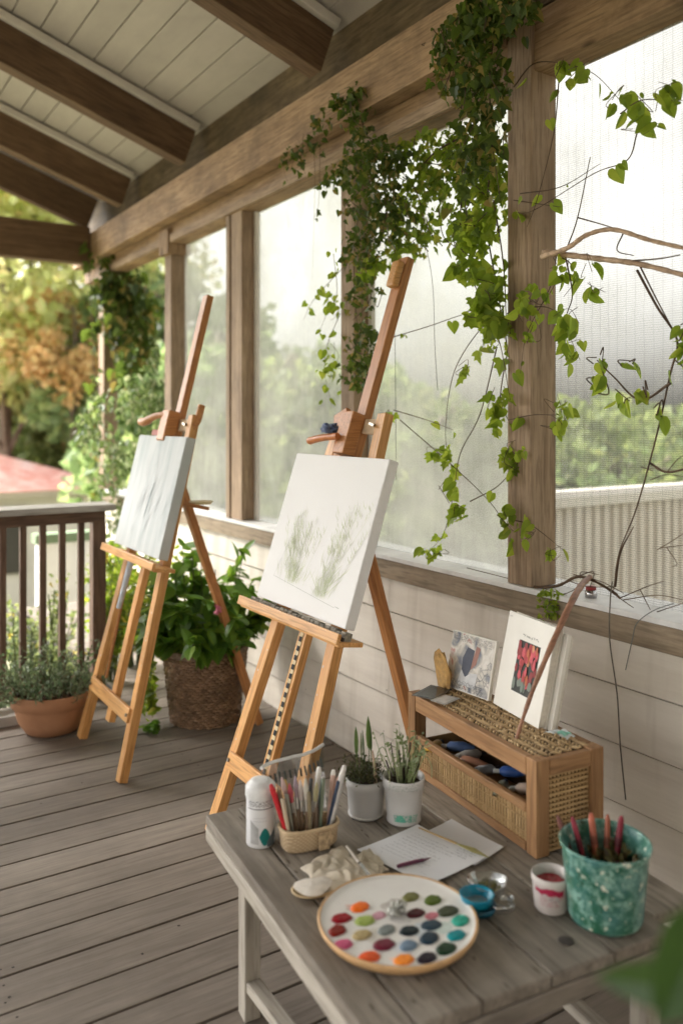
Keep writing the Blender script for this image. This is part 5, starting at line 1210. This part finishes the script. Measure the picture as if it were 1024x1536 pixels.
# F. top right branch
vine('ivy_strand','leafy vine shoot crossing the screen at the top right',[pth([(770,130),(800,95),(845,95),(890,110),(930,150)],2.02),pth([(930,170),(960,150),(1000,150),(1024,150)],2.02),pth([(955,200),(940,240),(890,260),(800,315),(770,318)],2.06),pth([(780,290),(840,280),(900,245)],2.06)],
  px_cl([(865,108,20,16,7),(925,145,26,16,8),(965,155,26,20,8),(1000,135,20,22,6),(970,190,18,12,4),(845,95,8,6,4)],2.0,.03),'leafL',size=.046,shape=HEART,path_n=1,rad=.0022,jit=.01)
# G. right long stem
vine('ivy_strand','long curving vine stem with heart leaves in front of the ribbed fence',[pth([(955,405),(985,460),(1015,510),(1005,560),(985,650),(955,760),(928,830),(920,885)],2.03),pth([(1005,575),(960,600),(920,565),(895,540)],2.02),pth([(922,880),(930,830),(950,790)],2.04)],
  px_cl([(1018,540,14,34,9),(905,570,16,24,6),(930,600,16,12,5),(990,615,10,10,3),(900,540,12,8,3),(940,545,10,5,2),(965,590,8,12,4),(1024,500,8,16,5)],2.02,.02),'leafL',size=.050,shape=HEART,path_n=0,rad=.004,jit=.01)
vine('ivy_strand','vine shoot with light leaves beside the bare branch on the near post',[pth([(840,385),(855,395),(862,420),(845,445)],2.03)],px_cl([(880,405,22,16,5),(895,430,18,12,3)],2.02,.02),'leafL',size=.055,shape=HEART,path_n=1,rad=.002,jit=.01)
# H. corner post column (far)
def aycl(lst,Yp,ry):
    out=[]
    for cx,cy,hx,hy,n_ in lst:
        c=aty(cx,cy,Yp); e=aty(cx+hx,cy,Yp); out.append((c,((e-c).length*.9,ry,abs(aty(cx,cy+hy,Yp).z-c.z)),n_))
    return out
vine('creeper','heavy dark creeper covering the far corner post at the left',[[V((1.95,6.8,2.9)),V((1.98,6.8,2.2)),V((2.0,6.8,1.5)),V((2.0,6.8,.4))]],
  aycl([(180,375,36,30,230),(178,430,42,45,240),(205,470,34,46,130),(172,480,26,34,90),(215,520,22,46,70),(185,540,16,60,80)],6.72,.16),'leafD',size=.085)
vine('creeper','brighter leafy climber lower down the far corner post',[[V((1.95,6.6,1.9)),V((1.98,6.6,1.2)),V((2.0,6.6,.2))]],
  aycl([(130,645,20,40,120),(205,600,45,45,240),(175,680,40,40,200),(150,620,16,50,60),(240,600,20,40,90),(165,740,25,60,150),(230,550,16,40,60),(190,800,30,60,220)],6.4,.20),'leafC',size=.062,shape=OVAL)
vine('creeper','wispy creeper tendrils hanging below the beam at the upper left of the middle post',[pth([(430,225),(425,250),(432,275)],1.97),pth([(455,200),(452,240),(458,262)],1.97),pth([(465,180),(472,260),(468,420)],2.05),pth([(480,200),(478,300),(470,330)],2.05)],px_cl([(440,230,14,26,22),(480,180,20,20,30),(510,150,14,16,20),(465,215,18,14,14)],1.95,.03),'leafD',size=.03,path_n=4,rad=.0012,jit=.01)
# bare branches at the right
def branch(label,main,twigs,rad,mat='stem',X=2.05,nm='bare_branch'):
    o=empty(nm,label,'branch',pth(main,X)[0]); b=MB(); pts=curve(pth(main,X),8); k=len(pts); b.tube(pts,[rad*(1-.35*i/k)*(1+.12*math.sin(i*2.1)) for i in range(k)],8); b.build('branch_wood',M[mat],o)
    if twigs:
        t=MB()
        for tw in twigs:
            pp=curve(pth(tw,X),5); t.tube(pp,[rad*.22*(1-.6*i/len(pp))+.0006 for i in range(len(pp))],5)
        t.build('twig',M['stem'],o)
    return o
M['pale']=wood('pale_branch_bark',(.30,.20,.13),(.46,.34,.24),'X',10,False,.7)
branch('upper arching bare branch from the near post across the screen',[(812,385),(850,372),(880,352),(920,344),(975,360),(1040,375)],[[(850,372),(866,326),(885,235)],[(866,326),(905,337),(940,348)],[(935,348),(925,375),(950,383)]],.0085,'pale',2.0)
branch('lower thick pale branch sloping down to the right across the screen',[(815,378),(850,382),(900,388),(960,396),(1040,416)],[[(960,400),(985,450),(1012,500)],[(930,392),(985,388),(1020,382)],[(848,385),(858,440),(850,470)]],.0105,'pale',2.03)
branch('thin dark dead twigs at the right edge above the fence',[(975,695),(1000,708),(1040,700)],[[(975,720),(1000,712),(1040,718)],[(960,700),(980,706)],[(1000,708),(1015,690),(1030,680)],[(985,825),(1010,810),(1040,790)],[(1000,822),(1015,845),(1008,850)],[(990,822),(1024,818)]],.004,'stem',2.04)
branch('tangle of dry twigs lying on the window sill by the near post',[(765,880),(830,880),(870,865),(915,885),(930,898)],[[(870,863),(890,858),(885,880)],[(860,862),(900,872),(935,890)],[(850,870),(880,880),(920,880)],[(930,897),(970,880),(995,872)],[(935,900),(985,893),(1024,900)],[(960,885),(975,915)],[(985,918),(1024,905)],[(800,895),(850,890),(880,868)],[(700,852),(770,870),(850,893)],[(870,868),(872,858),(898,862)],[(905,880),(940,905),(950,912)]],.0055,'stem',2.10)
b=MB()
for i in range(60): b.leaf(atx(U(810,840),U(885,930),2.07)+rdir()*.01,rdir(-.3),rdir(),U(.012,.028),IVY,0)
b.build('ivy_sprig',M['leafL'],label='small yellow green ivy sprig on the sill board at the foot of the near post',cat='sprig',o0=atx(825,905,2.07))
# wires
def wire(label,l,r=.0012,X=2.08,c=(.10,.10,.10)):
    b=MB(); b.tube(curve(pth(l,X),6),r,5); b.build('cord',solid(c,.6),label=label,cat='cord',o0=pth(l,X)[0])
wire('long thin cord hanging down the cream wall from the sill at the right',[(918,872),(915,900),(914,960),(925,1040),(930,1120),(938,1200)],.0022,2.06,(.16,.14,.11))
wire('short loose cord hooked over the sill board near the right edge',[(1010,905),(980,916),(955,935),(948,960),(938,1005)],.0014,2.06,(.13,.14,.13))
wire('thin dark wire hanging in front of the window right of the easel mast',[(592,500),(593,600),(594,720)],.0012,2.15)
wire('thin hanging wire swaying down the window, left of the looping ivy stems',[(632,340),(648,420),(652,520),(656,585)],.0012,2.15)
# near foreground plant (out of focus)
fp=empty('foreground_plant','large blurred green leaves poking in at the lower right corner','plant',(.72,.30,.2))
def lf(px0,py0,px1,py1,d0,d1,w,b):
    def at(px,py,d):
        r=(px-512)/F*d; return V((r*C_+d*S_, d*C_-r*S_, HC-(py-630)*d/F))
    a,e=at(px0,py0,d0),at(px1,py1,d1); b.leaf(a,e-a,V((-.5,-.7,.6)),(e-a).length,[(w*.6,.12),(w,.35),(w*.9,.6),(w*.5,.85)],0,fold=.3,curl=.1); return a
b=MB(); st=MB()
r1=lf(1078,1345,990,1545,.70,.68,.26,b); r2=lf(1060,1490,915,1468,.78,.70,.13,b); r3=lf(1110,1440,1015,1375,.72,.70,.26,b)
base=V((1.0,.12,.45)); 
for r in(r1,r2,r3): st.tube(curve([base,base.lerp(r,.5)+V((0,0,.05)),r],5),.003,5)
b.build('leaf_blades',leafmat('broad_dark_leaves',(.03,.075,.015),(.05,.11,.022),.3,rough=.35),fp); st.build('plant_stem',M['stemg'],fp)
b=MB(); pb=V((1.0,.12,0)); b.lathe([(0,0),(.09,0),(.12,.30),(.13,.30),(.13,.36),(.12,.36),(.11,.30),(0,.30)],pb,32); b.build('plant_tub',M['terra'],fp)
st=MB(); st.tube([pb+V((0,0,.29)),base],.006,6); st.build('plant_stem',M['stemg'],fp)

# ================================================================ CAMERA, LIGHT, RENDER
cam=bpy.data.cameras.new('camera'); co=bpy.data.objects.new('camera',cam); COL.objects.link(co); sc.camera=co
co.location=(0,0,HC); co.rotation_euler=(math.radians(90),0,-TH)
cam.sensor_fit='HORIZONTAL'; cam.sensor_width=36; cam.lens=36*F/1024; cam.shift_y=-138/1024; cam.clip_end=300; cam.clip_start=.05
cam.dof.use_dof=True; cam.dof.focus_distance=2.75; cam.dof.aperture_fstop=2.2
w=bpy.data.worlds.new('World'); sc.world=w; w.use_nodes=True; nt=w.node_tree; bg=nt.nodes['Background']
SE,SA=math.radians(42),math.radians(-35)   # sun comes from far left: azimuth measured from +Y towards +X
sky=nt.nodes.new('ShaderNodeTexSky'); sky.sky_type='NISHITA'; sky.sun_disc=False; sky.sun_elevation=SE; sky.sun_rotation=SA; sky.air_density=1.0; sky.dust_density=6.0; sky.ozone_density=1.0
hs=nt.nodes.new('ShaderNodeHueSaturation'); hs.inputs['Saturation'].default_value=.05
nt.links.new(sky.outputs[0],hs.inputs['Color']); mx=nt.nodes.new('ShaderNodeMix'); mx.data_type='RGBA'; mx.blend_type='MULTIPLY'; mx.inputs[0].default_value=1; mx.inputs[7].default_value=(1,.985,.968,1); nt.links.new(hs.outputs[0],mx.inputs[6]); nt.links.new(mx.outputs[2],bg.inputs[0]); bg.inputs[1].default_value=.15
sl=bpy.data.lights.new('sun','SUN'); sl.energy=1.5; sl.angle=math.radians(20); sl.color=(1,.94,.86); so=bpy.data.objects.new('sun',sl); COL.objects.link(so)
sd=V((math.sin(SA)*math.cos(SE),math.cos(SA)*math.cos(SE),math.sin(SE))); so.rotation_euler=sd.to_track_quat('Z','Y').to_euler(); so.location=sd*30
vs_=sc.view_settings; vs_.view_transform='Standard'; vs_.look='None'; vs_.gamma=1; vs_.exposure=2.2
sc.render.engine='CYCLES'; cy=sc.cycles; cy.max_bounces=8; cy.diffuse_bounces=4; cy.transparent_max_bounces=16; cy.transmission_bounces=6; cy.sample_clamp_indirect=6; cy.use_denoising=True
